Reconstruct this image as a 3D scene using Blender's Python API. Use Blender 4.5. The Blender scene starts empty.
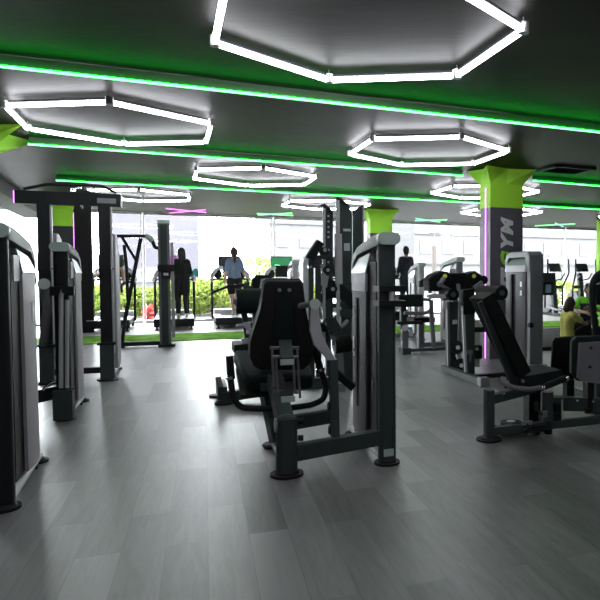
import bpy, bmesh, math, random
from mathutils import Vector, Matrix
random.seed(7)
V = Vector
PI = math.pi
sc = bpy.context.scene
COL = sc.collection

# ------------------------------------------------------------------ camera
PITCH = math.radians(2.395); EYE = 1.30; F = 640.0; CX = 450.0; CY = 300.0
cam = bpy.data.cameras.new('camera'); camo = bpy.data.objects.new('camera', cam); COL.objects.link(camo)
camo.location = (0, 0, EYE); camo.rotation_euler = (PI/2 - PITCH, 0, 0)
cam.sensor_width = 36; cam.lens = 36*F/600; cam.shift_x = (300-CX)/600; cam.shift_y = 0
cam.clip_start = .05; cam.clip_end = 400
sc.camera = camo

def ray(x, y):
    a = (x-CX)/F; b = -(y-CY)/F
    c, s = math.cos(PITCH), math.sin(PITCH)
    return V((a, c + b*s, -s + b*c))
def at(x, y, Y):                       # measured point at world depth Y
    r = ray(x, y); return V((0, 0, EYE)) + r*(Y/r.y)
def G(x, y, z=0.0):                    # measured point at height z
    r = ray(x, y); return V((0, 0, EYE)) + r*((z-EYE)/r.z)
YAW = math.radians(22.5)
U = V((math.cos(YAW), math.sin(YAW), 0)); W = V((-math.sin(YAW), math.cos(YAW), 0))
def frame(O, yaw=YAW):
    """returns q(px,py,v): local coordinates of the measured point on the local plane y=v"""
    u = V((math.cos(yaw), math.sin(yaw), 0)); w = V((-math.sin(yaw), math.cos(yaw), 0))
    O = V((O.x, O.y, 0))
    def q(x, y, v=0.0):
        r = ray(x, y); e = V((0, 0, EYE))
        t = (v - (e-O).dot(w))/r.dot(w)
        p = e + r*t
        return V(((p-O).dot(u), v, p.z))
    return q

# ------------------------------------------------------------------ materials
def mat(name, col, rough=.5, metal=0.0, emit=None, es=0.0, spec=.5, bump=0, bscale=60, coat=0, var=0.0):
    m = bpy.data.materials.new(name); m.use_nodes = True
    nt = m.node_tree; b = nt.nodes['Principled BSDF']
    b.inputs['Base Color'].default_value = (*col, 1); b.inputs['Roughness'].default_value = rough
    b.inputs['Metallic'].default_value = metal; b.inputs['Specular IOR Level'].default_value = spec
    if coat: b.inputs['Coat Weight'].default_value = coat
    if emit:
        b.inputs['Emission Color'].default_value = (*emit, 1); b.inputs['Emission Strength'].default_value = es
    n = nt.nodes.new('ShaderNodeTexNoise'); n.inputs['Scale'].default_value = bscale; n.inputs['Detail'].default_value = 3
    tc = nt.nodes.new('ShaderNodeTexCoord'); nt.links.new(tc.outputs['Object'], n.inputs['Vector'])
    if bump:
        bp = nt.nodes.new('ShaderNodeBump'); bp.inputs['Strength'].default_value = bump; bp.inputs['Distance'].default_value = .002
        nt.links.new(n.outputs['Fac'], bp.inputs['Height']); nt.links.new(bp.outputs['Normal'], b.inputs['Normal'])
    if var:
        mx = nt.nodes.new('ShaderNodeMix'); mx.data_type = 'RGBA'
        mx.inputs['A'].default_value = (*[c*(1-var) for c in col], 1); mx.inputs['B'].default_value = (*[min(1, c*(1+var)) for c in col], 1)
        nt.links.new(n.outputs['Fac'], mx.inputs['Factor']); nt.links.new(mx.outputs['Result'], b.inputs['Base Color'])
    return m
M = {}
M['black'] = mat('black_powder_coat', (.011, .013, .014), .5, .0, spec=.22, bump=.1, bscale=300)
M['char'] = mat('charcoal_powder_coat', (.044, .058, .056), .55, .0, spec=.2, bump=.08, bscale=300)
M['grey'] = mat('grey_powder_coat', (.17, .17, .185), .52, 0, bump=.08, bscale=300)
M['silver'] = mat('silver_paint', (.46, .46, .48), .48, 0, bump=.05, bscale=300)
M['shroud'] = mat('shroud_plastic', (.33, .32, .335), .5, 0, spec=.35)
M['dshroud'] = mat('dark_shroud_plastic', (.034, .031, .038), .5, .0, spec=.3)
M['arch'] = mat('arch_paint', (.22, .23, .23), .55, 0, spec=.3)
M['band'] = mat('shroud_band', (.40, .40, .42), .5)
M['chrome'] = mat('chrome', (.75, .76, .78), .18, 1)
M['cap'] = mat('pale_cap', (.50, .60, .55), .45, .1)
M['pad'] = mat('black_upholstery', (.009, .010, .010), .7, 0, spec=.10, bump=.5, bscale=180)
M['gpad'] = mat('dark_green_upholstery', (.013, .019, .018), .7, 0, spec=.10, bump=.5, bscale=180)
M['rub'] = mat('black_rubber', (.009, .009, .010), .65, spec=.3)
M['whitep'] = mat('white_plastic', (.84, .85, .88), .35, 0)
M['placard'] = mat('placard', (.25, .33, .30), .3)
M['labelm'] = mat('label_white', (.75, .77, .76), .5)
M['stack'] = mat('weight_stack', (.022, .022, .026), .45, .4)
M['cream'] = mat('cream_plastic', (.55, .54, .44), .5)
M['screen'] = mat('screen_dark', (.015, .02, .025), .45)
M['gscreen'] = mat('screen_green', (.01, .1, .04), .3, emit=(.01, .35, .10), es=.6)
M['sgreen'] = mat('screen_line', (.1, .8, .3), .3, emit=(.1, 1, .35), es=1.4)
M['pscreen'] = mat('screen_magenta', (.2, .03, .2), .3, emit=(.5, .08, .5), es=.6)
M['lime'] = mat('lime_paint', (.42, .88, .05), .6, var=.04, bscale=8)
M['colgrey'] = mat('column_grey_paint', (.11, .105, .13), .55, var=.1, bscale=6)
M['coldark'] = mat('column_dark_paint', (.035, .04, .042), .55)
M['yellow'] = mat('yellow_plastic', (.75, .7, .05), .4)
M['teal'] = mat('teal_cloth', (.05, .55, .5), .7)
M['tube'] = mat('white_tube', (.9, .9, .95), .4, emit=(.93, .94, 1.0), es=27.0)
M['tubebody'] = mat('tube_housing', (.08, .085, .1), .4, .6)
M['tubecap'] = mat('tube_joint', (.7, .7, .7), .4)
M['gled'] = mat('green_tube', (.4, 1, .5), .4, emit=(.16, 1.0, .26), es=4.0)
M['gup'] = mat('added_green_uplight', (.1, .5, .1), .4, emit=(.01, 1.0, .05), es=15.0)
M['gtube'] = mat('green_cross_tube', (.4, 1, .5), .4, emit=(.25, 1.0, .42), es=2.0)
M['ptube'] = mat('pink_cross_tube', (1, .4, 1), .4, emit=(1.0, .25, .95), es=1.7)
M['pled'] = mat('violet_strip', (1, .4, 1), .4, emit=(.85, .30, .95), es=1.8)
M['profile'] = mat('strip_profile_grey', (.06,.065,.06), .5)
M['rail'] = mat('strip_profile', (.03, .035, .03), .5, .3)
M['alu'] = mat('window_aluminium', (.85, .85, .85), .4, .3)
M['skin'] = mat('skin', (.55, .33, .24), .5)
M['skin2'] = mat('skin_tan', (.48, .28, .19), .5)
M['hair'] = mat('brown_hair', (.06, .03, .02), .6, bump=.6, bscale=120)
M['hairb'] = mat('black_hair', (.012, .01, .01), .5, bump=.6, bscale=120)
M['blue'] = mat('blue_grey_cotton', (.20, .27, .40), .85)
M['cloth'] = mat('black_cotton', (.012, .012, .015), .85)
M['yel'] = mat('yellow_cotton', (.72, .70, .17), .85)
M['neon'] = mat('neon_green_cotton', (.22, .75, .04), .8)
M['navy'] = mat('navy_cotton', (.02, .028, .04), .85)
M['shoe'] = mat('white_shoe', (.7, .7, .68), .6)
M['eye'] = mat('eye_dark', (.02, .015, .01), .3)
M['lip'] = mat('lip', (.45, .15, .13), .5)
M['facade'] = mat('white_facade', (.043, .043, .044), .9, var=.03, bscale=1)
M['facadeb'] = mat('lilac_mesh_facade', (.028, .026, .033), .9, var=.25, bscale=.6)
M['fwin'] = mat('facade_window', (.024, .024, .028), .4)
M['fline'] = mat('facade_line', (.030, .030, .030), .8)
M['ground'] = mat('outdoor_paving', (.09, .088, .085), .9, var=.08, bscale=1)
M['pole'] = mat('pole_brown', (.02, .014, .011), .8)
M['trunk'] = mat('bark', (.12, .09, .06), .9)
M['red'] = mat('red_petals', (.35, .03, .03), .7)
M['mat'] = mat('rubber_mat', (.035, .038, .038), .9, spec=.1, var=.25, bscale=4, bump=.3)
M['wallm'] = mat('dark_wall_paint', (.06, .062, .065), .8)
M['bulk'] = mat('bulkhead_paint', (.12, .125, .12), .8)
M['tiles'] = mat('pale_threshold', (.52, .51, .50), .45, var=.06, bscale=3)

def leaf_mat(name, a, b):
    m = bpy.data.materials.new(name); m.use_nodes = True; nt = m.node_tree
    p = nt.nodes['Principled BSDF']; p.inputs['Roughness'].default_value = .95; p.inputs['Specular IOR Level'].default_value = .05
    oi = nt.nodes.new('ShaderNodeTexCoord'); n = nt.nodes.new('ShaderNodeTexNoise'); n.inputs['Scale'].default_value = 3.5
    nt.links.new(oi.outputs['Object'], n.inputs['Vector'])
    r = nt.nodes.new('ShaderNodeValToRGB'); r.color_ramp.elements[0].color = (*a, 1); r.color_ramp.elements[1].color = (*b, 1)
    r.color_ramp.elements[0].position = .35; r.color_ramp.elements[1].position = .65
    nt.links.new(n.outputs['Fac'], r.inputs['Fac']); nt.links.new(r.outputs['Color'], p.inputs['Base Color'])
    t = nt.nodes.new('ShaderNodeBsdfTranslucent'); nt.links.new(r.outputs['Color'], t.inputs['Color'])
    mx = nt.nodes.new('ShaderNodeMixShader'); mx.inputs[0].default_value = .45
    nt.links.new(p.outputs[0], mx.inputs[1]); nt.links.new(t.outputs[0], mx.inputs[2])
    nt.links.new(mx.outputs[0], nt.nodes['Material Output'].inputs['Surface'])
    return m
M['leaf'] = leaf_mat('foliage', (.028, .055, .006), (.16, .19, .045))
M['turf'] = leaf_mat('turf', (.16, .42, .03), (.30, .62, .07))

def floor_mat():
    m = bpy.data.materials.new('grey_wood_planks'); m.use_nodes = True; nt = m.node_tree; L = nt.links
    p = nt.nodes['Principled BSDF']
    tc = nt.nodes.new('ShaderNodeTexCoord')
    mp = nt.nodes.new('ShaderNodeMapping'); mp.inputs['Rotation'].default_value = (0, 0, -math.radians(21) - PI/2)
    L.new(tc.outputs['Object'], mp.inputs['Vector'])
    br = nt.nodes.new('ShaderNodeTexBrick'); br.offset = .37; br.offset_frequency = 2
    br.inputs['Scale'].default_value = 1; br.inputs['Brick Width'].default_value = 1.25; br.inputs['Row Height'].default_value = .19
    br.inputs['Mortar Size'].default_value = .0016; br.inputs['Mortar Smooth'].default_value = .3; br.inputs['Bias'].default_value = 0
    br.inputs['Color1'].default_value = (.0, .0, .0, 1); br.inputs['Color2'].default_value = (1, 1, 1, 1); br.inputs['Mortar'].default_value = (.0, .0, .0, 1)
    L.new(mp.outputs[0], br.inputs['Vector'])
    mp2 = nt.nodes.new('ShaderNodeMapping'); mp2.inputs['Scale'].default_value = (1.0, 9, 1)
    L.new(mp.outputs[0], mp2.inputs['Vector'])
    # shift the grain per plank
    add = nt.nodes.new('ShaderNodeVectorMath'); add.operation = 'MULTIPLY_ADD'
    add.inputs[1].default_value = (7, 13, 5)
    L.new(br.outputs['Color'], add.inputs[0]); L.new(mp2.outputs[0], add.inputs[2])
    n1 = nt.nodes.new('ShaderNodeTexNoise'); n1.inputs['Scale'].default_value = 2.2; n1.inputs['Detail'].default_value = 9; n1.inputs['Roughness'].default_value = .68; n1.inputs['Distortion'].default_value = .9
    L.new(add.outputs[0], n1.inputs['Vector'])
    wv = nt.nodes.new('ShaderNodeTexNoise'); wv.inputs['Scale'].default_value = 9; wv.inputs['Detail'].default_value = 5
    L.new(add.outputs[0], wv.inputs['Vector'])
    r1 = nt.nodes.new('ShaderNodeValToRGB')
    r1.color_ramp.elements[0].position = .36; r1.color_ramp.elements[0].color = (.022, .0245, .0225, 1)
    r1.color_ramp.elements[1].position = 1.0; r1.color_ramp.elements[1].color = (.19, .192, .186, 1)
    m1 = nt.nodes.new('ShaderNodeMath'); m1.operation = 'MULTIPLY_ADD'; m1.inputs[1].default_value = .50
    L.new(br.outputs['Color'], m1.inputs[0])
    m2 = nt.nodes.new('ShaderNodeMath'); m2.operation = 'MULTIPLY_ADD'; m2.inputs[1].default_value = .22; 
    L.new(wv.outputs['Fac'], m2.inputs[0])
    m3 = nt.nodes.new('ShaderNodeMath'); m3.operation = 'MULTIPLY'; m3.inputs[1].default_value = .85
    L.new(n1.outputs['Fac'], m3.inputs[0]); L.new(m3.outputs[0], m2.inputs[2]); L.new(m2.outputs[0], m1.inputs[2])
    L.new(m1.outputs[0], r1.inputs['Fac'])
    mx = nt.nodes.new('ShaderNodeMix'); mx.data_type = 'RGBA'; mx.inputs['B'].default_value = (.07, .073, .072, 1)
    L.new(br.outputs['Fac'], mx.inputs['Factor']); L.new(r1.outputs['Color'], mx.inputs['A'])
    L.new(mx.outputs['Result'], p.inputs['Base Color'])
    rr = nt.nodes.new('ShaderNodeMapRange'); rr.inputs['To Min'].default_value = .36; rr.inputs['To Max'].default_value = .50
    L.new(n1.outputs['Fac'], rr.inputs['Value']); L.new(rr.outputs[0], p.inputs['Roughness'])
    p.inputs['Coat Weight'].default_value = .38; p.inputs['Coat Roughness'].default_value = .42; p.inputs['Specular IOR Level'].default_value = .7
    bp = nt.nodes.new('ShaderNodeBump'); bp.inputs['Strength'].default_value = .15; bp.inputs['Distance'].default_value = .002
    L.new(m1.outputs[0], bp.inputs['Height']); L.new(bp.outputs[0], p.inputs['Normal'])
    return m
M['floor'] = floor_mat()
def ceil_mat():
    m = bpy.data.materials.new('black_concrete_ceiling'); m.use_nodes = True; nt = m.node_tree; L = nt.links
    p = nt.nodes['Principled BSDF']
    tc = nt.nodes.new('ShaderNodeTexCoord'); mp = nt.nodes.new('ShaderNodeMapping'); mp.inputs['Rotation'].default_value = (0, 0, -math.radians(25)); mp.inputs['Scale'].default_value = (.35, 1.4, 1)
    L.new(tc.outputs['Object'], mp.inputs['Vector'])
    n = nt.nodes.new('ShaderNodeTexNoise'); n.inputs['Scale'].default_value = 1.3; n.inputs['Detail'].default_value = 8; n.inputs['Roughness'].default_value = .6
    L.new(mp.outputs[0], n.inputs['Vector'])
    r = nt.nodes.new('ShaderNodeValToRGB'); r.color_ramp.elements[0].position = .3; r.color_ramp.elements[0].color = (.002, .0017, .0016, 1)
    r.color_ramp.elements[1].position = .75; r.color_ramp.elements[1].color = (.009, .0078, .007, 1)
    L.new(n.outputs['Fac'], r.inputs['Fac']); L.new(r.outputs['Color'], p.inputs['Base Color'])
    p.inputs['Roughness'].default_value = .48; p.inputs['Specular IOR Level'].default_value = .08; p.inputs['Specular Tint'].default_value = (1, .93, .87, 1)
    bp = nt.nodes.new('ShaderNodeBump'); bp.inputs['Strength'].default_value = .35; bp.inputs['Distance'].default_value = .02
    L.new(n.outputs['Fac'], bp.inputs['Height']); L.new(bp.outputs[0], p.inputs['Normal'])
    return m
M['ceil'] = ceil_mat()
def glass_mat():
    m = bpy.data.materials.new('window_glass'); m.use_nodes = True; nt = m.node_tree; L = nt.links
    nt.nodes.remove(nt.nodes['Principled BSDF'])
    t = nt.nodes.new('ShaderNodeBsdfTransparent'); t.inputs[0].default_value = (.95, .97, .97, 1)
    g = nt.nodes.new('ShaderNodeBsdfGlossy'); g.inputs['Roughness'].default_value = .02
    f = nt.nodes.new('ShaderNodeFresnel'); f.inputs['IOR'].default_value = 1.45
    x = nt.nodes.new('ShaderNodeMixShader'); L.new(f.outputs[0], x.inputs[0]); L.new(t.outputs[0], x.inputs[1]); L.new(g.outputs[0], x.inputs[2])
    L.new(x.outputs[0], nt.nodes['Material Output'].inputs['Surface']); return m
M['glass'] = glass_mat()

# ------------------------------------------------------------------ mesh builder
class MB:
    def __init__(s): s.bm = bmesh.new()
    def _add(s, verts, faces, mtx=None):
        vs = [s.bm.verts.new(mtx @ V(v) if mtx else V(v)) for v in verts]
        fs = []
        for f in faces:
            try: fs.append(s.bm.faces.new([vs[i] for i in f]))
            except ValueError: pass
        return vs, fs
    def _bev(s, fs, bev, seg=2):
        if bev <= 0: return
        es = set()
        for f in fs:
            for e in f.edges:
                if len(e.link_faces) == 2 and e.calc_face_angle(0) > .6: es.add(e)
        bmesh.ops.bevel(s.bm, geom=list(es), offset=bev, segments=seg, affect='EDGES', profile=.6, clamp_overlap=True)
    def box(s, c, size, rot=None, bev=.006, seg=2):
        x, y, z = [k/2 for k in size]
        vs = [(-x,-y,-z),(x,-y,-z),(x,y,-z),(-x,y,-z),(-x,-y,z),(x,-y,z),(x,y,z),(-x,y,z)]
        m = Matrix.Translation(V(c))
        if rot is not None: m = m @ (rot.to_4x4() if isinstance(rot, Matrix) else Matrix.Rotation(rot[2], 4, 'Z') @ Matrix.Rotation(rot[1], 4, 'Y') @ Matrix.Rotation(rot[0], 4, 'X'))
        _, fs = s._add(vs, [(0,3,2,1),(4,5,6,7),(0,1,5,4),(1,2,6,5),(2,3,7,6),(3,0,4,7)], m)
        s._bev(fs, min(bev, min(size)*.45), seg); return s
    def pillar(s, c, size, r, axis='z', seg=6):
        """rounded-rectangle profile pushed along an axis"""
        x, y, z = size; c = V(c)
        if axis == 'z': A, B_, D, a, b, d = V((1,0,0)), V((0,1,0)), V((0,0,1)), x, y, z
        elif axis == 'y': A, B_, D, a, b, d = V((1,0,0)), V((0,0,1)), V((0,1,0)), x, z, y
        else: A, B_, D, a, b, d = V((0,1,0)), V((0,0,1)), V((1,0,0)), y, z, x
        r = min(r, a/2-.001, b/2-.001); P = []
        for (sx, sy, a0) in ((1,1,0),(-1,1,90),(-1,-1,180),(1,-1,270)):
            for k in range(seg+1):
                t = math.radians(a0+90*k/seg); P.append(c + A*(sx*(a/2-r)+r*math.cos(t)) + B_*(sy*(b/2-r)+r*math.sin(t)) - D*d/2)
        return s.slab(P, D*d, 0)
    def beam(s, a, b, w, h, bev=.008, up=V((0,0,1))):
        a, b = V(a), V(b); d = b-a; L = d.length; d = d/L
        if abs(d.dot(up)) > .98: up = V((0,1,0))
        x = d.cross(up).normalized(); z = x.cross(d).normalized()
        R = Matrix((x, d, z)).transposed()
        return s.box((a+b)/2, (w, L, h), R, bev)
    def tube(s, pts, r, seg=10, r2=None):
        pts = [V(p) for p in pts]
        P = [pts[0]]
        for i in range(1, len(pts)-1):      # round the corners
            a, b, c = pts[i-1], pts[i], pts[i+1]
            k = min(.05, (a-b).length*.4, (c-b).length*.4)
            p0 = b+(a-b).normalized()*k; p1 = b+(c-b).normalized()*k
            for t in (0, .33, .67, 1): P.append((1-t)**2*p0 + 2*t*(1-t)*b + t*t*p1)
        P.append(pts[-1])
        rings = []; x = None
        for i, p in enumerate(P):
            d = (P[min(i+1, len(P)-1)] - P[max(i-1, 0)]).normalized()
            if x is None:
                x = d.orthogonal().normalized()
            x = (x - d*x.dot(d)).normalized(); y = d.cross(x)
            rr = r if r2 is None else r + (r2-r)*i/(len(P)-1)
            rings.append([s.bm.verts.new(p + x*rr*math.cos(2*PI*k/seg) + y*rr*math.sin(2*PI*k/seg)) for k in range(seg)])
        for A, B in zip(rings, rings[1:]):
            for k in range(seg): s.bm.faces.new((A[k], A[(k+1)%seg], B[(k+1)%seg], B[k]))
        s.bm.faces.new(rings[0][::-1]); s.bm.faces.new(rings[-1]); return s
    def cyl(s, a, b, r, r2=None, seg=20, bev=.004):
        a, b = V(a), V(b); d = (b-a); L = d.length; d.normalize(); x = d.orthogonal().normalized(); y = d.cross(x)
        r2 = r if r2 is None else r2
        A = [s.bm.verts.new(a + x*r*math.cos(2*PI*k/seg) + y*r*math.sin(2*PI*k/seg)) for k in range(seg)]
        B = [s.bm.verts.new(b + x*r2*math.cos(2*PI*k/seg) + y*r2*math.sin(2*PI*k/seg)) for k in range(seg)]
        for k in range(seg): s.bm.faces.new((A[k], A[(k+1)%seg], B[(k+1)%seg], B[k]))
        f = [s.bm.faces.new(A[::-1]), s.bm.faces.new(B)]
        s._bev(f, min(bev, L*.4, r*.4), 2); return s
    def slab(s, pts, t, bev=.01, seg=3):
        """closed outline of 3D points pushed along vector t"""
        pts = [V(p) for p in pts]; t = V(t); n = len(pts)
        A = [s.bm.verts.new(p) for p in pts]; B = [s.bm.verts.new(p+t) for p in pts]
        fs = [s.bm.faces.new(A[::-1]), s.bm.faces.new(B)]
        for k in range(n): s.bm.faces.new((A[k], A[(k+1)%n], B[(k+1)%n], B[k]))
        if bev: 
            es = set(e for f in fs for e in f.edges)
            bmesh.ops.bevel(s.bm, geom=list(es), offset=bev, segments=seg, affect='EDGES', profile=.6, clamp_overlap=True)
        return s
    def ell(s, c, r, rot=None, seg=16):
        m = Matrix.Translation(V(c))
        if rot is not None: m = m @ rot.to_4x4()
        m = m @ Matrix.Diagonal((*r, 1))
        bmesh.ops.create_uvsphere(s.bm, u_segments=seg, v_segments=max(6, seg*2//3), radius=1, matrix=m); return s
    def cap(s, a, b, ra, rb, seg=12):     # tapered capsule
        a, b = V(a), V(b)
        s.ell(a, (ra,)*3, seg=seg); s.ell(b, (rb,)*3, seg=seg)
        if (b-a).length > 1e-4: s.cyl(a, b, ra, rb, seg=seg, bev=0)
        return s
    def chain(s, pts, rs, seg=12):
        for i in range(len(pts)-1): s.cap(pts[i], pts[i+1], rs[i], rs[i+1], seg)
        return s
    def build(s, name, m, parent=None, smooth=True, remesh=None, rsmooth=4):
        bmesh.ops.recalc_face_normals(s.bm, faces=s.bm.faces)
        me = bpy.data.meshes.new(name); s.bm.to_mesh(me); s.bm.free()
        me.materials.append(M[m] if isinstance(m, str) else m)
        if smooth:
            for p in me.polygons: p.use_smooth = True
            if not remesh: me.set_sharp_from_angle(angle=math.radians(38))
        o = bpy.data.objects.new(name, me); COL.objects.link(o)
        if parent: o.parent = parent
        if remesh:
            r = o.modifiers.new('r', 'REMESH'); r.mode = 'VOXEL'; r.voxel_size = remesh; r.use_smooth_shade = True
            sm = o.modifiers.new('s', 'SMOOTH'); sm.iterations = rsmooth; sm.factor = .5
        return o
def tag(o, label, cat, group=None, kind=None):
    o['label'] = label; o['category'] = cat
    if group: o['group'] = group
    if kind: o['kind'] = kind
    return o
def thing(name, label, cat, loc, rz=0.0, group=None):
    o = bpy.data.objects.new(name, None); COL.objects.link(o); o.empty_display_size = .1
    o.location = (loc[0], loc[1], loc[2] if len(loc) > 2 else 0); o.rotation_euler = (0, 0, rz)
    return tag(o, label, cat, group)
def struct(o): o['kind'] = 'structure'; return o
def copy_tree(o, parent=None):
    c = o.copy(); COL.objects.link(c)
    if parent: c.parent = parent
    for ch in list(o.children): copy_tree(ch, c)
    return c
NOSPLIT = {'perforation','brand_mark','grille','clips','window_row','floor_line','pin_hole','stem','foliage','weight_stack','mechanism','bracket','mast','strap'}
def part(name, m, parent, f, **k):
    """one mesh; when the shapes do not touch, one mesh per separate piece, all under the same parent"""
    b = MB(); f(b)
    if name in NOSPLIT or k.get('remesh'): return b.build(name, m, parent, **k)
    b.bm.verts.ensure_lookup_table(); b.bm.verts.index_update()
    seen = [-1]*len(b.bm.verts); isl = []
    for v in b.bm.verts:
        if seen[v.index] >= 0: continue
        n = len(isl); st = [v]; seen[v.index] = n; lo = v.co.copy(); hi = v.co.copy()
        while st:
            c = st.pop()
            for q_ in range(3): lo[q_] = min(lo[q_], c.co[q_]); hi[q_] = max(hi[q_], c.co[q_])
            for e in c.link_edges:
                o = e.other_vert(c)
                if seen[o.index] < 0: seen[o.index] = n; st.append(o)
        isl.append((lo, hi))
    par = list(range(len(isl)))
    def find(a):
        while par[a] != a: a = par[a]
        return a
    for i in range(len(isl)):
        for j in range(i):
            if all(isl[i][0][q_]-.006 <= isl[j][1][q_] and isl[j][0][q_]-.006 <= isl[i][1][q_] for q_ in range(3)): par[find(i)] = find(j)
    roots = sorted(set(find(i) for i in range(len(isl))))
    if len(roots) == 1: return b.build(name, m, parent, **k)
    out = None
    for r_ in roots:
        c = MB(); c.bm.free(); c.bm = b.bm.copy(); c.bm.verts.ensure_lookup_table()
        bmesh.ops.delete(c.bm, geom=[v for i, v in enumerate(c.bm.verts) if find(seen[i]) != r_], context='VERTS')
        o = c.build(name, m, parent, **k); out = out or o
    b.bm.free(); return out
def text_mesh(name, s, size, m, parent, mtx, shear=0.0, ext=.004, bold=.0):
    cu = bpy.data.curves.new(name, 'FONT'); cu.body = s; cu.size = size; cu.extrude = ext; cu.shear = shear; cu.offset = bold
    cu.align_x = 'CENTER'; cu.align_y = 'CENTER'
    t = bpy.data.objects.new(name, cu); COL.objects.link(t)
    dg = bpy.context.evaluated_depsgraph_get(); me = bpy.data.meshes.new_from_object(t.evaluated_get(dg))
    bpy.data.objects.remove(t); bpy.data.curves.remove(cu)
    me.name = name; me.transform(mtx); me.materials.clear(); me.materials.append(M[m])
    o = bpy.data.objects.new(name, me); COL.objects.link(o); o.parent = parent; return o

# ------------------------------------------------------------------ the room
BY = math.radians(25.3)
BU = V((math.cos(BY), math.sin(BY), 0)); BW = V((-math.sin(BY), math.cos(BY), 0))
WALL0 = V((-6.9, 17.0, 0))
CEIL = 2.88
def fw(t, d=0.0, z=0.0): return WALL0 + BU*t + BW*d + V((0, 0, z))     # along the glazed far wall
T0, T1 = -7.69, 18.63
def quadbox(b, p0, p1, n, th, z0, z1, bev=0):
    a, c = V(p0), V(p1)
    b.slab([V((a.x, a.y, z0)), V((c.x, c.y, z0)), V((c.x, c.y, z1)), V((a.x, a.y, z1))], n*th, bev)
b = MB(); b.slab([fw(T0-1, .3), fw(T1+1, .3), fw(T1+1, -26), fw(T0-1, -26)], V((0,0,-.1)), 0); struct(b.build('floor', 'floor', smooth=False))
b = MB(); b.slab([fw(T0-1, .3, CEIL), fw(T1+1, .3, CEIL), fw(T1+1, -26, CEIL), fw(T0-1, -26, CEIL)], V((0,0,.2)), 0); struct(b.build('ceiling', 'ceil', smooth=False))
b = MB(); quadbox(b, fw(T0, -26), fw(T0, 0), -BU, .2, 0, CEIL); struct(b.build('wall_left', 'wallm', smooth=False))
b = MB(); quadbox(b, fw(T1, -26), fw(T1, 0), BU, .2, 0, CEIL); struct(b.build('wall_right', 'wallm', smooth=False))
b = MB(); quadbox(b, fw(T0, -26), fw(T1, -26), -BW, .2, 0, CEIL); struct(b.build('wall_back', 'wallm', smooth=False))
# bulkhead on the left
pb = V((-9.03, 14.0, 0)); 
b = MB(); quadbox(b, pb + BW*1.9, pb - BW*12, -BU, .5, 2.64, CEIL-.001); struct(b.build('trim_1', 'bulk', smooth=False))
# windows
step = 3.29
for k in range(8):
    t0 = -7.69 + step*k; t1 = t0+step
    b = MB()
    for t in (t0+.03, t1-.03): b.beam(fw(t, .03, .02), fw(t, .03, CEIL-.02), .018, .03, .003)
    for z in (.04, CEIL-.04): b.beam(fw(t0+.03, .03, z), fw(t1-.03, .03, z), .06, .06, .004)
    w = struct(b.build('window_%d' % (k+1), 'alu'))
    b = MB(); quadbox(b, fw(t0+.05, .03), fw(t1-.05, .03), BW, .006, .07, CEIL-.07); b.build('pane', 'glass', w, smooth=False)
# turf strip, pale platform
def strip(name, p0, p1, wid, z, m, label=None, cat=None, kind=None, th=.012, yaw=YAW):
    d = (p1-p0).normalized(); n = V((-d.y, d.x, 0))
    b = MB(); b.slab([p0 - n*wid/2 + V((0,0,z)), p1 - n*wid/2 + V((0,0,z)), p1 + n*wid/2 + V((0,0,z)), p0 + n*wid/2 + V((0,0,z))], V((0,0,-th)), 0)
    o = b.build(name, m, smooth=False)
    if label: tag(o, label, cat)
    if kind: o['kind'] = kind
    return o
c0 = V((-5.95, 12.75, 0))
strip('artificial_turf', c0 - U*4.6, c0 + U*14, 1.55, .014, 'turf', 'bright green artificial turf runner along the back of the treadmills', 'turf')
pl = c0 + W*2.65
strip('trim_2', pl - U*4.6, pl + U*13.5, 3.6, .010, 'tiles', kind='structure', th=.008)
# rubber platform where the two people sit
b = MB(); b.slab([V((1.35, 10.6, 0)), V((1.35, 10.6, 0)) + U*5, V((1.35, 10.6, 0)) + U*5 + W*3.2, V((1.35, 10.6, 0)) + W*3.2], V((0,0,.06)), .005)
for i in range(1, 4):
    pass
o = b.build('rubber_platform', 'mat'); tag(o, 'dark grey rubber floor platform beside the grey column machine, people sit in front', 'platform')

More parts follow.
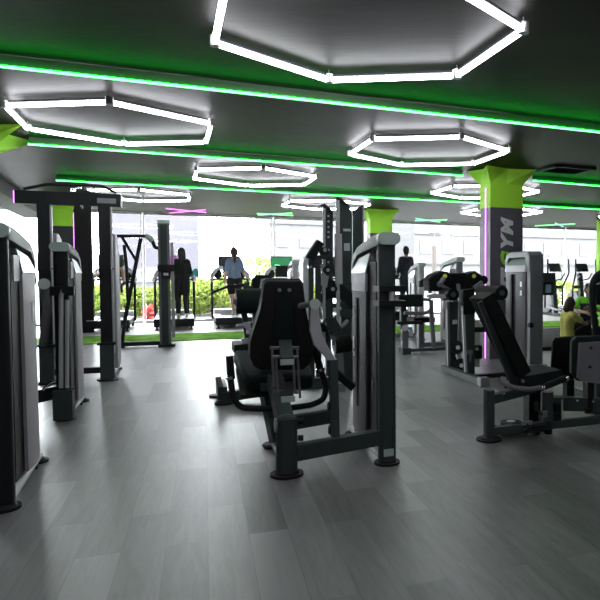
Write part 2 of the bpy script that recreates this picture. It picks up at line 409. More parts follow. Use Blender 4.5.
# ------------------------------------------------------------------ columns
def column(P, front_lettering=False, dark=False, label='', led=True, ledside=-1, fl=.15):
    t = thing('column', label, 'column', P, BY)
    w = .57; h = w/2; d = .33; g = d/2; zc = 2.29
    part('shaft', 'coldark' if dark else 'colgrey', t, lambda b: b.box((0,0,zc/2), (w, d, zc), bev=.008))
    def capf(b):
        b.box((0,0,(zc+CEIL-.22)/2), (w+.004, d+.004, CEIL-.22-zc), bev=.008)
        a = h+.002; c = g+.002; e = h+fl; f = g+fl; z0, z1 = CEIL-.23, CEIL-.003
        # flared head: facets spread outward to the ceiling
        lo = [(-a,-c),(0,-c),(a,-c),(a,0),(a,c),(0,c),(-a,c),(-a,0)]
        hi = [(-e,-f),(0,-c-.02),(e,-f),(a+.02,0),(e,f),(0,c+.02),(-e,f),(-a-.02,0)]
        vs = [(x,y,z0) for x,y in lo] + [(x*1.0,y*1.0,z1) for x,y in hi]
        fs = [(i,(i+1)%8,8+(i+1)%8,8+i) for i in range(8)] + [tuple(range(8))[::-1], tuple(range(8,16))]
        b._add(vs, fs)
    part('capital', 'lime', t, capf, smooth=False)
    if led:
        part('light_strip', 'pled', t, lambda b: b.box((ledside*(h+.006), -.03, (zc+.3)/2), (.014, .014, zc+.3), bev=.003))
    if front_lettering:
        def put(sx, s, size, m, sc_=(1,1)):
            mt = Matrix.Translation((sx[0]+.02, -g-.001, sx[1])) @ Matrix.Rotation(PI/2, 4, 'X') @ Matrix.Rotation(PI/2, 4, 'Z') @ Matrix.Diagonal((*sc_, 1, 1))
            text_mesh('lettering', s, size, m, t, mt, shear=.25, bold=.016)
        put((-.005, 1.99), 'M', .27, 'labelm', (1.05, 1)); put((-.005, 1.745), 'Y', .27, 'labelm', (1.1, 1)); put((-.005, 1.49), 'G', .27, 'lime', (1.1, 1))
        put((-.005, 1.20), 'IT', .27, 'labelm', (1.1, 1)); put((-.005, .93), 'F', .27, 'lime', (1.1, 1))
    return t
column(V((.79, 9.9, 0)), True, label='grey column with lime flared head, violet light strip and white sideways lettering')
column(V((-1.78, 16.1, 0)), label='lime headed column behind the front machine tower, middle of the room', led=False)
column(V((-8.30, 13.6, 0)), dark=True, ledside=1, label='dark column with lime head and pink light strip behind the tall cable machine')
column(V((-5.33, 7.05, 0)), dark=True, label='lime flared column head at the left edge above the near machine', led=False, fl=.36)
P = at(603, 300, 19.0)
t = thing('column', 'far dark column with a bright lime side at the right edge by the windows', 'column', (P.x, P.y, 0), BY)
part('shaft', 'coldark', t, lambda b: b.box((.09,0,CEIL/2), (.43,.2,CEIL-.004), bev=.008))
part('side_panel', 'lime', t, lambda b: b.box((-.17,-.02,CEIL/2), (.09,.16,CEIL-.004), bev=.008))
P = at(84.5, 300, 13.9)
b = MB(); b.box((P.x, P.y, CEIL/2), (.34, .2, CEIL-.004), (0,0,BY), bev=.004); struct(b.build('trim_3', 'rub'))

# ------------------------------------------------------------------ ceiling lights
ZT = 2.80
def hexlight():
    t = thing('hexagon_light', '', 'ceiling light', (0,0,ZT), 3.03)
    pts = [V((math.cos(-i*PI/3), math.sin(-i*PI/3), 0)) for i in range(6)]
    for i in range(6):
        a, c = pts[i], pts[(i+1) % 6]; d = (c-a).normalized()
        part('tube', 'tube', t, lambda b: b.cyl(a+d*.03, c-d*.03, .020, seg=10, bev=.002))
        part('housing', 'tubebody', t, lambda b: b.beam(a+d*.02+V((0,0,.034)), c-d*.02+V((0,0,.034)), .016, .016, .003))
    for i in range(6):
        p = pts[i]
        part('joint', 'tubecap', t, lambda b: (b.cyl(p-V((0,0,.02)), p+V((0,0,.045)), .034, seg=12), b.cyl(p+V((0,0,.045)), p+V((0,0,.079)), .004, seg=6, bev=0)))
    return t
hx = [(-.541,4.129,'largest hexagon light, cropped by the top edge of the photo'),
 (-3.391,6.603,'hexagon light at the upper left above the near left machine'),
 (-3.07,10.137,'middle hexagon light between the second and third green strips, left of centre'),
 (-.272,8.044,'hexagon light right of centre, in front of the lime headed lettered column'),
 (.645,11.957,'hexagon light half hidden by the lime head of the lettered column'),
 (-2.74,14.209,'far hexagon light right behind the perforated tall rig'),
 (-6.0,12.5,'small hexagon light at the left above the treadmills'),
 (1.27,15.9,'farthest hexagon light low behind the lettered column'),
 (4.95,17.0,'hexagon light tip at the right edge, near the far windows')]
h0 = hexlight()
for i, (x, y, lb) in enumerate(hx):
    o = h0 if i == 0 else copy_tree(h0)
    o.location = (x, y, ZT); o['label'] = lb; o['group'] = 'hexagon lights on the ceiling'
# unseen copies of the hexagon light, added as fill for the near room
for (x, y) in ((2.9, 2.4), (-3.0, .6), (1.2, -2.2)):
    o = copy_tree(h0); o.location = (x, y, ZT); o['label'] = 'unseen hexagon light added as fill, out of view'; o['group'] = 'added fill lights out of view'
def on_ceil(x, y, z=CEIL-.094): return G(x, y, z)
def led_line(p0, p1, label):
    t = thing('green_light_strip', label, 'strip light', ((p0+p1)/2)[:2] + (CEIL,))
    m = (p0+p1)/2; m.z = CEIL; a = p0-m; c = p1-m; a.z = c.z = 0
    d = (c-a).normalized(); n = V((-d.y, d.x, 0))
    tu = part('tube', 'gled', t, lambda b: b.beam(a-V((0,0,.094)), c-V((0,0,.094)), .022, .012, .003))
    part('added_uplight', 'gup', tu, lambda b: b.beam(a-V((0,0,.084)), c-V((0,0,.084)), .014, .004, 0))  # hidden emitter added to throw the green glow onto the ceiling
    part('profile', 'profile', t, lambda b: b.beam(a+n*.022-V((0,0,.051)), c+n*.022-V((0,0,.051)), .010, .098, .002))
    return t
def ext(a, c, ea, ec):
    d = (c-a).normalized(); return a-d*ea, c+d*ec
a, c = ext(on_ceil(0,66.5), on_ceil(600,132.5), 3, 5); led_line(a, c, 'longest green strip light, nearest across the black ceiling')
led_line(on_ceil(28,144.4), on_ceil(463,176), 'second green strip light, from the left column head to the lettered column')
a, c = ext(on_ceil(533,180.8), on_ceil(600,186.3), 0, 4); led_line(a, c, 'short green strip light right of the lettered column head')
a, c = ext(on_ceil(56,180.6), on_ceil(600,209.7), 0, 5); led_line(a, c, 'third green strip light, passing behind the lettered column')
def cross(px, m, label):
    (x0,y0,x1,y1,x2,y2,x3,y3) = px
    P = [G(x0,y0,CEIL-.06), G(x1,y1,CEIL-.06), G(x2,y2,CEIL-.06), G(x3,y3,CEIL-.06)]
    c = sum(P, V())/4
    t = thing('crossed_tubes', label, 'ceiling light', (c.x, c.y, CEIL))
    o = V((c.x, c.y, CEIL)); d1 = (P[1]-P[0]).normalized()
    for (A, B_, dz) in ((P[0], P[1], 0), (P[2], P[3], .022)):
        mid = (A+B_)/2-o; d = (B_-A).normalized(); L = min((B_-A).length, 1.5)/2
        part('tube', m, t, lambda b: b.cyl(mid-d*L+V((0,0,dz)), mid+d*L+V((0,0,dz)), .014, seg=8, bev=0))
        part('bracket', 'rail', t, lambda b: b.cyl(mid+d*L*.6+V((0,0,dz)), V((mid.x+d.x*L*.6, mid.y+d.y*L*.6, -.001)), .008, seg=6, bev=0))
cross((166,208.5,206,212.5,168,214,207,210.5), 'ptube', 'pink crossed ceiling tubes above the treadmills')
cross((257,213.5,293,215.5,258,215.8,292,214), 'gtube', 'green crossed ceiling tubes above the striding woman and green treadmill screen')
cross((416,218.5,440,222,415,221.5,447,220.5), 'gtube', 'green crossed ceiling tubes left of the lettered column')
cross((535,225.8,575,223.8,553,223,565,228), 'gtube', 'green crossed ceiling tubes right of the lettered column')
P = G(566,169,CEIL)
t = thing('ceiling_vent', 'dark square ceiling vent right of the lettered column head', 'vent', P, BY)
part('frame', 'char', t, lambda b: [b.box((0,s*.24,-.015), (.72,.06,.03)) for s in (-1,1)] + [b.box((s*.33,0,-.015), (.06,.54,.03)) for s in (-1,1)])
part('grille', 'black', t, lambda b: [b.box((0,-.19+.042*i,-.012), (.6,.028,.008), rot=(.5,0,0), bev=.002) for i in range(10)])

# ------------------------------------------------------------------ weight towers
def tower(t, ox, s, postm='black', shm='shroud', L=.66, H=1.57, variant='side', oy=0.0, foot=True, capm='cap'):
    """selectorised tower: front post, rear post, arch over the top, weight stack, curved shroud on side s (+1 right, -1 left)"""
    o = V((ox, oy, 0))
    def P(x, y, z): return o + V((x, y, z))
    part('front_post', postm, t, lambda b: b.pillar(P(0, 0, (H-.04)/2), (.118, .09, H-.04), .035))
    part('rear_post', postm, t, lambda b: b.box(P(0, L-.05, (H-.22)/2), (.10, .05, H-.22), bev=.018, seg=3))
    def arch(b):
        outer = [(-.055, H-.075), (-.06, H-.03), (-.04, H-.004), (0, H)] + [(y, H-.10*(y/L)) for y in (.12, .24, .36)] + \
                [(L-.20+.2*math.sin(a), H-.245+.165*math.cos(a)) for a in (.0, .3, .6, .9, 1.2, 1.5)] + [(L, H-.35)]
        inner = [(L-.05, H-.35)] + [(L-.20+.15*math.sin(a), H-.245+.11*math.cos(a)) for a in (1.5, 1.1, .7, .35, 0)] + [(.3, H-.11), (0, H-.085)]
        b.slab([P(-.066, y, z) for y, z in outer+inner], V((.132, 0, 0)), .03, 4)
    part('top_arch', 'arch', t, arch)
    part('end_cap', capm, t, lambda b: b.pillar(P(0, -.05, H-.038), (.155, .05, .080), .04, 'y'))
    part('weight_stack', 'stack', t, lambda b: [b.box(P(0, L*.46, .16+.052*i), (.07, .22, .046), bev=.005) for i in range(15)])
    part('guide_rod', 'chrome', t, lambda b: [b.cyl(P(0, L*.46+k, .1), P(0, L*.46+k, H-.09), .011, seg=8) for k in (-.07, .07)])
    part('inner_panel', 'rub', t, lambda b: (b.box(P(s*.048, L*.25, .75), (.012, L*.34, 1.26), bev=.003), b.box(P(-s*.048, L*.46, .75), (.012, L*.72, 1.26), bev=.003)))
    if variant != 'slot': part('stack_label', 'band', t, lambda b: (b.box(P(s*.057, L*.25, 1.33), (.012, L*.24, .15), bev=.002)))
    # shroud: curved in plan, leaning out towards the floor
    def shr(b, z0=.12, z1=H-.27, off=0.0, dy=.0):
        n = 8; y0, y1 = (L*.34-dy, L*.95+dy)
        lo, hi, li, hi2 = [], [], [], []
        for i in range(n+1):
            f = i/n; y = y0+(y1-y0)*f; k = math.sin(PI*min(1, .18+f*.82))
            xb = .062+.030*k+off; xt = .060+.026*k+off
            lo.append((s*xb, y, z0)); hi.append((s*xt, y, z1)); li.append((s*(xb-.018), y, z0)); hi2.append((s*(xt-.018), y, z1))
        vs = [P(*v) for v in lo+hi+li+hi2]; m = n+1
        fs = []
        for i in range(n):
            fs += [(i, i+1, m+i+1, m+i), (2*m+i, 3*m+i, 3*m+i+1, 2*m+i+1), (m+i, m+i+1, 3*m+i+1, 3*m+i), (i, 2*m+i, 2*m+i+1, i+1)]
        fs += [(0, m, 3*m, 2*m), (n, 2*m+n, 3*m+n, m+n)]
        b._add(vs, fs)
    shp = part('shroud', shm, t, shr)
    if variant == 'slot':
        part('shroud_band', 'band', shp, lambda b: shr(b, H-.40, H-.268, .004, .002))
        part('slot', 'rub', shp, lambda b: b.box(P(s*.088, L*.60, .72), (.022, .045, .80), bev=.010, seg=4))
        part('brand_mark', 'labelm', shp, lambda b: [b.box(P(s*.087, L*.76, z), (.006, .020, h), bev=.001) for z, h in ((1.02, .05), (.78, .09), (.69, .03))])
        part('perforation', 'rub', t, lambda b: [b.cyl(P(s*.053, L*.2, .35+.035*i), P(s*.057, L*.2, .35+.035*i), .006, seg=6, bev=0) for i in range(24)])
    # slanted placard between shroud and arch
    part('placard', 'placard', t, lambda b: b.slab([P(s*.080, L*.34, H-.268), P(s*.080, L*.90, H-.268), P(s*.052, L*.74, H-.16), P(s*.052, L*.30, H-.125)], V((-s*.012, 0, 0)), .003))
    part('floor_rail', 'silver', t, lambda b: b.tube([P(s*.03, .02, .05), P(s*.03, L+.12, .05)], .026))
    for y in (0, L+.12):
        part('foot', 'rub', t, lambda b: (b.cyl(P(0, y, 0), P(0, y, .016), .088, seg=28), b.cyl(P(0, y, .016), P(0, y, .03), .07, .06, seg=28)))

# --- near left tower
O = G(3, 509)
t = thing('weight_machine', 'nearest weight tower at the left edge, silver shroud and dark post', 'gym machine', O, YAW+math.radians(2))
tower(t, 0, 1, 'black', 'shroud', L=.84)
part('sticker', 'labelm', t, lambda b: b.box((.089, .50, 1.06), (.006, .06, .12), bev=.001))
part('side_beam', 'black', t, lambda b: b.beam((-.05,0,.2), (-.75,0,.2), .08, .11, .012))
part('seat_pad', 'pad', t, lambda b: b.box((-.8,.1,.5), (.42,.42,.09), bev=.035, seg=4))
part('back_pad', 'pad', t, lambda b: b.box((-.8,-.12,.85), (.42,.09,.62), bev=.035, seg=4))
part('seat_post', 'black', t, lambda b: b.box((-.8,.05,.25), (.1,.12,.44), bev=.02))

# --- second left tower
O = G(65, 419)
t = thing('weight_machine', 'second weight tower from the left with pale oval cap and front guard tubes', 'gym machine', O, YAW)
q = frame(O)
tower(t, 0, 1, 'black', 'shroud', L=.72)
part('lower_box', 'char', t, lambda b: b.box((0,-.03,.14), (.15,.15,.26), bev=.02, seg=3))
part('guard_tube', 'silver', t, lambda b: (b.tube([q(61,388,-.1), q(61,296,-.1), q(64,288,-.1), q(67,290,-.05)], .018), b.tube([q(67,388,-.1), q(67,300,-.1)], .016)))
part('pivot_bracket', 'black', t, lambda b: (b.box(q(60,291,-.06), (.22,.07,.08), bev=.02), b.cyl(q(66,290,-.12), q(66,290,-.03), .035)))
part('side_beam', 'black', t, lambda b: b.beam(q(60,391,.02), q(30,398,.02), .09, .11, .012))
part('lever_arm', 'grey', t, lambda b: (b.tube([q(44,284,-.15), q(47,310,.0), q(43,345,.1)], .035), b.cyl(q(44,284,-.2), q(44,284,-.1), .05)))
part('lever_cap', 'cap', t, lambda b: b.cyl(q(44,284,-.21), q(44,284,-.2), .046, seg=24))
part('pull_pin', 'chrome', t, lambda b: b.tube([q(43,390,-.1), q(50,383,-.1), q(56,381,-.1)], .012))
part('seat_pad', 'pad', t, lambda b: b.box((-.62,.35,.46), (.4,.42,.09), bev=.035, seg=4))
part('back_pad', 'pad', t, lambda b: b.box((-.62,.6,.75), (.4,.09,.5), bev=.035, seg=4))
part('seat_post', 'black', t, lambda b: b.box((-.5,.3,.22), (.09,.12,.44), bev=.02))

# ------------------------------------------------------------------ tall cable machine (left)
O = G(108, 380)
t = thing('cable_machine', 'tall black twin mast cable machine with crossbeam, left of the treadmills', 'gym machine', O, YAW)
q = frame(O)
e1, e0 = q(121,201,0), q(15,191,0)
top = e1.z
part('crossbeam', 'black', t, lambda b: b.beam(V((e0.x, 0, top)), V((e1.x, 0, top)), .1, .15, .012))
part('beam_cap', 'whitep', t, lambda b: b.box(V((e1.x+.004, 0, top)), (.012, .1, .15), bev=.003))
part('lit_beam_cap', 'pled', t, lambda b: b.box(V((e0.x-.004, 0, top)), (.012, .1, .14), bev=.003))  # beam end cap, made to glow for the purple light falling on it
ux = q(46,300,0).x
for i, x in enumerate((0, ux)):
    part('mast', 'black', t, lambda b: b.box((x, 0, top/2), (.125, .09, top-.02), bev=.012, seg=3))
    part('mast_edge', 'silver', t, lambda b: b.box((x+.068, .03, top/2+.15), (.022, .06, top-.35), bev=.005))
    part('lower_box', 'char', t, lambda b: b.box((x, 0, .22), (.15, .14, .44), bev=.015))
    part('box_lid', 'black', t, lambda b: b.box((x, 0, .45), (.20, .18, .03), bev=.01))
    def sh(b):
        b.slab([V((x+.05, .15, .12)), V((x+.05, .62, .12)), V((x+.05, .62, 1.55)), V((x+.05, .5, 1.72)), V((x+.05, .3, 1.78)), V((x+.05, .15, 1.78))], V((.05, 0, 0)), .015)
    part('rear_shroud', 'shroud', t, sh)
    part('rear_mast', 'grey', t, lambda b: b.tube([(x, .12, 1.2), (x, .12, top-.1), (x, .05, top-.04)], .035))
    part('weight_stack', 'stack', t, lambda b: [b.box((x-.03, .38, .16+.05*k), (.12, .3, .044), bev=.004) for k in range(18)])
    part('floor_rail', 'silver', t, lambda b: b.tube([(x+.03, .05, .05), (x+.03, .95, .05)], .032))
    part('foot', 'rub', t, lambda b: (b.cyl((x, 0, 0), (x, 0, .018), .12, seg=28), b.cyl((x, .95, 0), (x, .95, .018), .08, seg=24)))
    part('pull_ring', 'chrome', t, lambda b: (b.tube([(x-.02, -.06, 1.36), (x+.03, -.06, 1.38), (x+.06, -.06, 1.35), (x+.03, -.06, 1.33), (x-.02, -.06, 1.345)], .007), b.cyl((x+.04,-.06,1.355), (x+.10,-.06,1.355), .008, seg=8)))
    part('carriage', 'black', t, lambda b: b.box((x, -.055, 1.42), (.13, .05, .2), bev=.01))
part('base_bar', 'black', t, lambda b: b.beam(V((ux, 0, .13)), V((0, 0, .13)), .06, .07))
part('pulley', 'black', t, lambda b: (b.cyl(q(82,207,-.1), q(82,207,0), .075, seg=24, bev=.01), b.beam(q(79,196,-.02), q(82,207,-.02), .05, .06), b.cyl(q(88,196,-.1), q(88,196,0), .07, seg=24, bev=.01)))
part('pulley_hub', 'chrome', t, lambda b: b.cyl(q(82,207,-.115), q(82,207,-.1), .022, seg=12))
part('hanger', 'chrome', t, lambda b: (b.box(q(73,190,-.08), (.05,.03,.04), bev=.008), b.box(q(79,187,-.08), (.05,.03,.04), bev=.008), b.beam(q(93,187,-.06), q(96,193,-.06), .02, .03)))
part('top_handle', 'black', t, lambda b: b.tube([V((e0.x+.1, -.06, top+.09)), V((e0.x+.35, -.12, top+.15)), V((e0.x+.9, -.12, top+.16)), V((e1.x-.05, -.06, top+.09))], .018))
part('name_plate', 'grey', t, lambda b: b.box(V((e1.x-.15, -.055, top-.01)), (.2, .006, .06), bev=.002))

# ------------------------------------------------------------------ pull-up / cable rig (left centre)
O = G(167, 346)
t = thing('pull_up_station', 'slim tall station with black overhead arm and slanted struts, before the treadmills', 'gym machine', O, YAW)
q = frame(O)
zt = q(166,222,0).z
part('mast', 'grey', t, lambda b: b.box((-.02, 0, zt/2), (.19, .14, zt-.02), bev=.03, seg=3))
part('mast_front', 'char', t, lambda b: b.box((-.02, -.075, zt/2), (.11, .02, zt-.1), bev=.006))
part('mast_cap', 'cap', t, lambda b: b.box((-.02, 0, zt), (.20, .15, .05), bev=.022, seg=3))
part('rear_shroud', 'shroud', t, lambda b: b.box((.11, .14, 1.0), (.05, .22, 1.7), bev=.015))
part('carriage', 'black', t, lambda b: (b.box(q(166,268,-.11), (.27,.1,.12), bev=.02), b.box(q(166,276,-.10), (.13,.05,.1), bev=.01)))
part('carriage_label', 'labelm', t, lambda b: b.box(q(166,274,-.13), (.08,.006,.05), bev=.001))
part('overhead_arm', 'black', t, lambda b: b.beam(q(117,236,-.1), q(147,236,-.1), .07, .05))
part('strut', 'black', t, lambda b: (b.beam(q(122,237,-.1), q(137,262,-.1), .06, .045), b.beam(q(141,238,-.1), q(124,325,-.1), .06, .05)))
part('arm_grip', 'cap', t, lambda b: b.tube([q(146,236,-.1), q(150,238,-.12), q(152,241,-.1)], .045))
part('bent_arm', 'black', t, lambda b: b.tube([q(152,240,-.1), q(155,248,-.05), q(162,248,0)], .03))
part('side_handle', 'black', t, lambda b: (b.tube([q(124,245,-.1), q(126,262,-.1), q(128,300,-.1)], .028), b.tube([q(122,293,-.1), q(121,284,-.1), q(133,281,-.1)], .02)))
part('base_bar', 'black', t, lambda b: (b.beam(q(118,346,0)*V((1,1,0)) if False else V((q(120,346,0).x,0,.06)), V((-.05,0,.06)), .07, .07), b.tube([V((q(122,346,0).x,-.02,.06)), q(123,335,-.05), q(124,325,-.1)], .03)))
part('foot', 'rub', t, lambda b: (b.box((0,0,.02), (.28,.3,.04), bev=.01), b.cyl((q(120,346,0).x,0,0), (q(120,346,0).x,0,.03), .08)))

# ------------------------------------------------------------------ front machine
O = G(287, 475)
t = thing('leg_extension_machine', 'front black leg machine with tall back pad and charcoal weight tower, centre', 'gym machine', O, YAW)
q = frame(O)
tx = q(387, 467, 0).x
tower(t, tx, -1, 'char', 'dshroud', L=.74, variant='slot')
part('base_post', 'char', t, lambda b: (b.pillar((0,0,.19), (.135,.11,.36), .05), b.ell((0,0,.365), (.066,.054,.03))))
part('post_cap', 'grey', t, lambda b: b.cyl((-.074,0,.33), (-.060,0,.33), .045, seg=24))
part('crossbeam', 'char', t, lambda b: b.beam(q(292,453,.02), q(378,437,.02), .085, .10, .025))
part('rear_beam', 'char', t, lambda b: b.beam(q(284,424,.30), q(330,416,.30), .07, .09, .015))
part('floor_rail', 'grey', t, lambda b: b.tube([(0,.03,.06), (0,.72,.06)], .032))
for p in ((0,0),(0,.72)):
    part('foot', 'rub', t, lambda b: (b.cyl((p[0],p[1],0), (p[0],p[1],.016), .105 if p[1]==0 else .07, seg=28), b.cyl((p[0],p[1],.016), (p[0],p[1],.03), .08, .07, seg=28)))
part('bolt', 'black', t, lambda b: [b.cyl(q(x-1,y,.0), q(x+4,y,.0), .02, seg=10) for x, y in ((299,421),(299,438),(299,455))])
part('seat_column', 'char', t, lambda b: b.beam((.0,.06,.34), (-.02,.42,.56), .10, .10, .02))
# back pad shell and cushion
outl = [(264,284),(268,281),(300,281),(303,285),(304,300),(305,310),(308,324),(312,337),(314,350),(311,363),(303,370),(262,371),(255,367),(250,356),(250,342),(254,329),(260,311),(262,300)]
vb = lambda y: .36+.10*(y-281)/90
bsh = part('back_shell', 'rub', t, lambda b: b.slab([q(x, y, vb(y)) for x, y in outl], V((0,.045,.01)), .014, 3))
part('back_pad', 'gpad', t, lambda b: b.slab([q(282+(x-282)*1.035, 326+(y-326)*1.02-.6, vb(y)+.045) for x, y in outl], V((0,.085,.01)), .03, 4))
part('shell_panel', 'gpad', bsh, lambda b: b.slab([q(x, y, vb(y)-.012) for x, y in ((276,287),(293,287),(295,345),(274,345))], V((0,.02,0)), .004))
part('shell_bolt', 'grey', bsh, lambda b: [b.cyl(q(x,290,.355), q(x,290,.345), .014, seg=12) for x in (279.5,289.5)])
# seat cushion, tilted up to the front
R = Matrix.Rotation(math.radians(17), 3, 'X')
part('seat_pad', 'gpad', t, lambda b: b.slab([q(x,y,v) for x,y,v in ((234,352,.98),(236,349.5,1.02),(300,349,1.02),(304,352,.98),(314,374,.48),(312,377,.44),(250,377,.44),(246,374,.48))], V((0,.03,-.10)), .03, 4))
part('seat_base', 'rub', t, lambda b: b.box((-.06,.74,.50), (.36,.46,.03), R, bev=.01))
part('seat_frame', 'char', t, lambda b: (b.beam((-.06,.45,.50), (-.06,1.0,.55), .1, .06), b.beam((-.06,.7,.5), (-.0,.5,.1), .08, .08)))
# parallel levers
part('lever', 'char', t, lambda b: (b.beam(q(285,342,.36), q(287,360,.16), .085, .035, .008), b.beam(q(286,384,.40), q(287,397,.16), .085, .035, .008)))
part('lever_cap', 'cap', t, lambda b: (b.box(q(287,362,.15), (.088,.03,.036), bev=.012, seg=3), b.box(q(288,399,.15), (.088,.03,.036), bev=.012, seg=3)))
part('link_rod', 'grey', t, lambda b: [b.tube([q(x0,y0,v), q(x1,y1,v)], .009) for x0,y0,x1,y1,v in ((272,347,275,408,.28),(276,356,278,400,.22),(297,347,300,398,.28),(293,356,295,392,.22))])
part('link_pin', 'grey', t, lambda b: [b.cyl(q(x0,y,v), q(x1,y,v), .013, seg=10) for x0,x1,y,v in ((270,299,348,.30),(272,298,357,.24),(274,298,392,.24))])
part('hand_rail', 'black', t, lambda b: b.tube([q(229,357,.5), q(230,375,.5), q(233,398,.48), q(241,408,.46), q(262,409,.44), q(290,408,.42), q(312,405,.44), q(324,399,.46), q(326,388,.48), q(320,366,.5), q(315,350,.5)], .022))
part('grip', 'rub', t, lambda b: (b.tube([q(229.6,356,.5), q(231,376,.5)], .026), b.tube([q(314,346,.5), q(320,368,.5)], .026)))
part('grip_collar', 'chrome', t, lambda b: (b.cyl(q(230,376,.5), q(230.4,379,.5), .033), b.cyl(q(320,368,.5), q(321,371,.5), .033)))
# swing arm and upright at the right
part('upright_tube', 'char', t, lambda b: (b.beam(q(333,360,.10), q(335,437,.05), .055, .05, .012)))
part('flange', 'black', t, lambda b: [b.cyl(q(x-4,y,.09), q(x+3,y,.09), .03, seg=14) for x, y in ((332,406),(333,430))])
part('swing_arm', 'silver', t, lambda b: (b.slab([q(x,y,.16) for x,y in ((312,304),(319,304),(319,324),(322,338),(337,360),(331,364),(314,345),(310,330))], V((0,.035,0)), .008)))
part('roller_arm', 'grey', t, lambda b: (b.tube([q(300,306,.4), q(311,304,.25), q(316,304,.2)], .022)))
part('arm_hub', 'cap', t, lambda b: b.cyl(q(315,304,.13), q(315,304,.22), .036, seg=20, bev=.01))
part('crank_arm', 'black', t, lambda b: b.beam(q(334,371,.3), q(354,388,.25), .05, .05))
part('post_clamp', 'black', t, lambda b: [b.box((tx+.02, -.01, q(392,y,0).z), (.19,.15,.038), bev=.010) for y in (288.5,303)])
part('clamp_pin', 'silver', t, lambda b: b.cyl((tx+.02,-.065,q(392,303,0).z), (tx+.02,-.065,q(392,288,0).z), .02, seg=12))
part('floor_label', 'cap', t, lambda b: b.box((tx, -.045, .085), (.07,.004,.05), bev=.001))

# ------------------------------------------------------------------ machine behind, with big roller (left of front machine)
O = G(223, 404)
t = thing('leg_curl_machine', 'machine behind the front machine with a fat black roller pad, left side', 'gym machine', O, YAW)
q = frame(O)
part('base_beam', 'char', t, lambda b: (b.beam(q(222,397,.05), q(335,380,.05), .09, .10, .012), b.beam(q(228,400,.5), q(332,388,.5), .07, .07, .012)))
part('base_post', 'char', t, lambda b: b.beam((0,.02,.10), (0,.55,.10), .09, .13, .02))
part('side_lever', 'grey', t, lambda b: b.beam(q(218,377,.1), q(222,394,.05), .05, .03))
for p in (q(224,404,.0), q(218,392,.45)):
    part('foot', 'rub', t, lambda b: b.cyl((p.x,p.y,0), (p.x,p.y,.018), .09, seg=28))
part('roller_pad', 'gpad', t, lambda b: b.cyl(q(236,301.5,.35), q(290,300,.35), .132, seg=36, bev=.03))
part('roller_axle', 'grey', t, lambda b: b.cyl(q(233,301.5,.35), q(236,301.5,.35), .03))
part('roller_arm', 'char', t, lambda b: (b.beam(q(243,305,.5), q(249,347,.5), .06, .05), b.beam(q(258,305,.5), q(262,350,.5), .14, .05)))
part('joint', 'silver', t, lambda b: [b.box(q(x,y,.42), (.07,.05,.06), bev=.015) for x,y in ((247,325),(250,331),(245,341))] + [b.tube([q(236,326,.4), q(245,325,.4), q(252,335,.4)], .018)])
part('seat_pad', 'gpad', t, lambda b: b.box(q(262,346,.5), (.60,.40,.09), bev=.035, seg=4))
part('seat_post', 'char', t, lambda b: b.box(q(268,370,.5), (.12,.12,.5), bev=.02))

# ------------------------------------------------------------------ bench with arm paddle further back
O = V((at(262,300,9.6).x, 9.6, 0))
t = thing('triceps_machine', 'small far machine with grey back pad and long dark paddle arm, before the striding woman', 'gym machine', O, YAW)
q = frame(O)
part('back_pad', 'gpad', t, lambda b: b.slab([q(x,y,0) for x,y in ((251,292),(252,279),(256,275),(269,275),(272,279),(273,292)) ], V((0,.09,0)), .02))
part('back_plate', 'shroud', t, lambda b: b.slab([q(x,y,-.02) for x,y in ((259,292),(261,279),(268,278),(271,292))], V((0,.02,0)), .004))
part('paddle_arm', 'rub', t, lambda b: (b.beam(q(211,293,0), q(228,286.5,0), .10, .035, .01), b.beam(q(227,286.5,0), q(246,285,0), .09, .05, .012)))
part('arm_block', 'char', t, lambda b: (b.box(q(248,289,0), (.14,.12,.10), bev=.02), b.box(q(246,284,-.04), (.05,.05,.05), bev=.01)))
part('post', 'char', t, lambda b: b.box((0,.1,.5), (.12,.14,1.0), bev=.02))
part('base', 'char', t, lambda b: (b.box((0,.2,.04), (.12,1.0,.08), bev=.02), b.box((0,-.3,.04), (.6,.1,.08), bev=.02)))
part('seat_pad', 'gpad', t, lambda b: b.box((0,.45,.5), (.38,.4,.08), bev=.03, seg=4))

# silver tower further back
O = V((at(293,300,12.6).x, 12.6, 0))
t = thing('weight_machine', 'pale silver weight tower between the green treadmill screen and the perforated rig', 'gym machine', O, YAW)
tower(t, .05, -1, 'silver', 'whitep', L=.6, H=1.55)
part('seat_pad', 'pad', t, lambda b: b.box((-.5,.3,.5), (.38,.4,.08), bev=.03))
part('seat_post', 'grey', t, lambda b: (b.box((-.5,.3,.24), (.1,.1,.48), bev=.02), b.beam((-.5,.3,.06), (0,.3,.06), .08, .08)))

# ------------------------------------------------------------------ perforated tall rig
O = V((at(350,300,7.6).x, 7.6, 0))
t = thing('lat_pulldown_machine', 'tall dark rig with hooked tops and a perforated upright behind the front tower', 'gym machine', O, YAW)
q = frame(O)
fl = lambda x, v: V((q(x,300,v).x, v, .03))
part('main_column', 'char', t, lambda b: b.slab([q(x,y,0) for x,y in ((339,198),(343,199),(350,208),(352,214),(352,345),(341,345),(341,240),(339,230))], V((0,.07,0)), .006))
part('column_foot', 'char', t, lambda b: b.beam(q(347,340,.03), fl(347,.03), .12, .06))
part('second_column', 'char', t, lambda b: b.slab([q(x,y,.15) for x,y in ((353,211),(363,205),(363,235),(363,350),(353,350),(353,240))], V((0,.07,0)), .006))
part('column_edge', 'silver', t, lambda b: (b.beam(q(363.5,204,.12), q(363.5,350,.12), .02, .03, .004), b.beam(q(337.5,200,-.03), q(337.5,234,-.03), .035, .03, .006)))
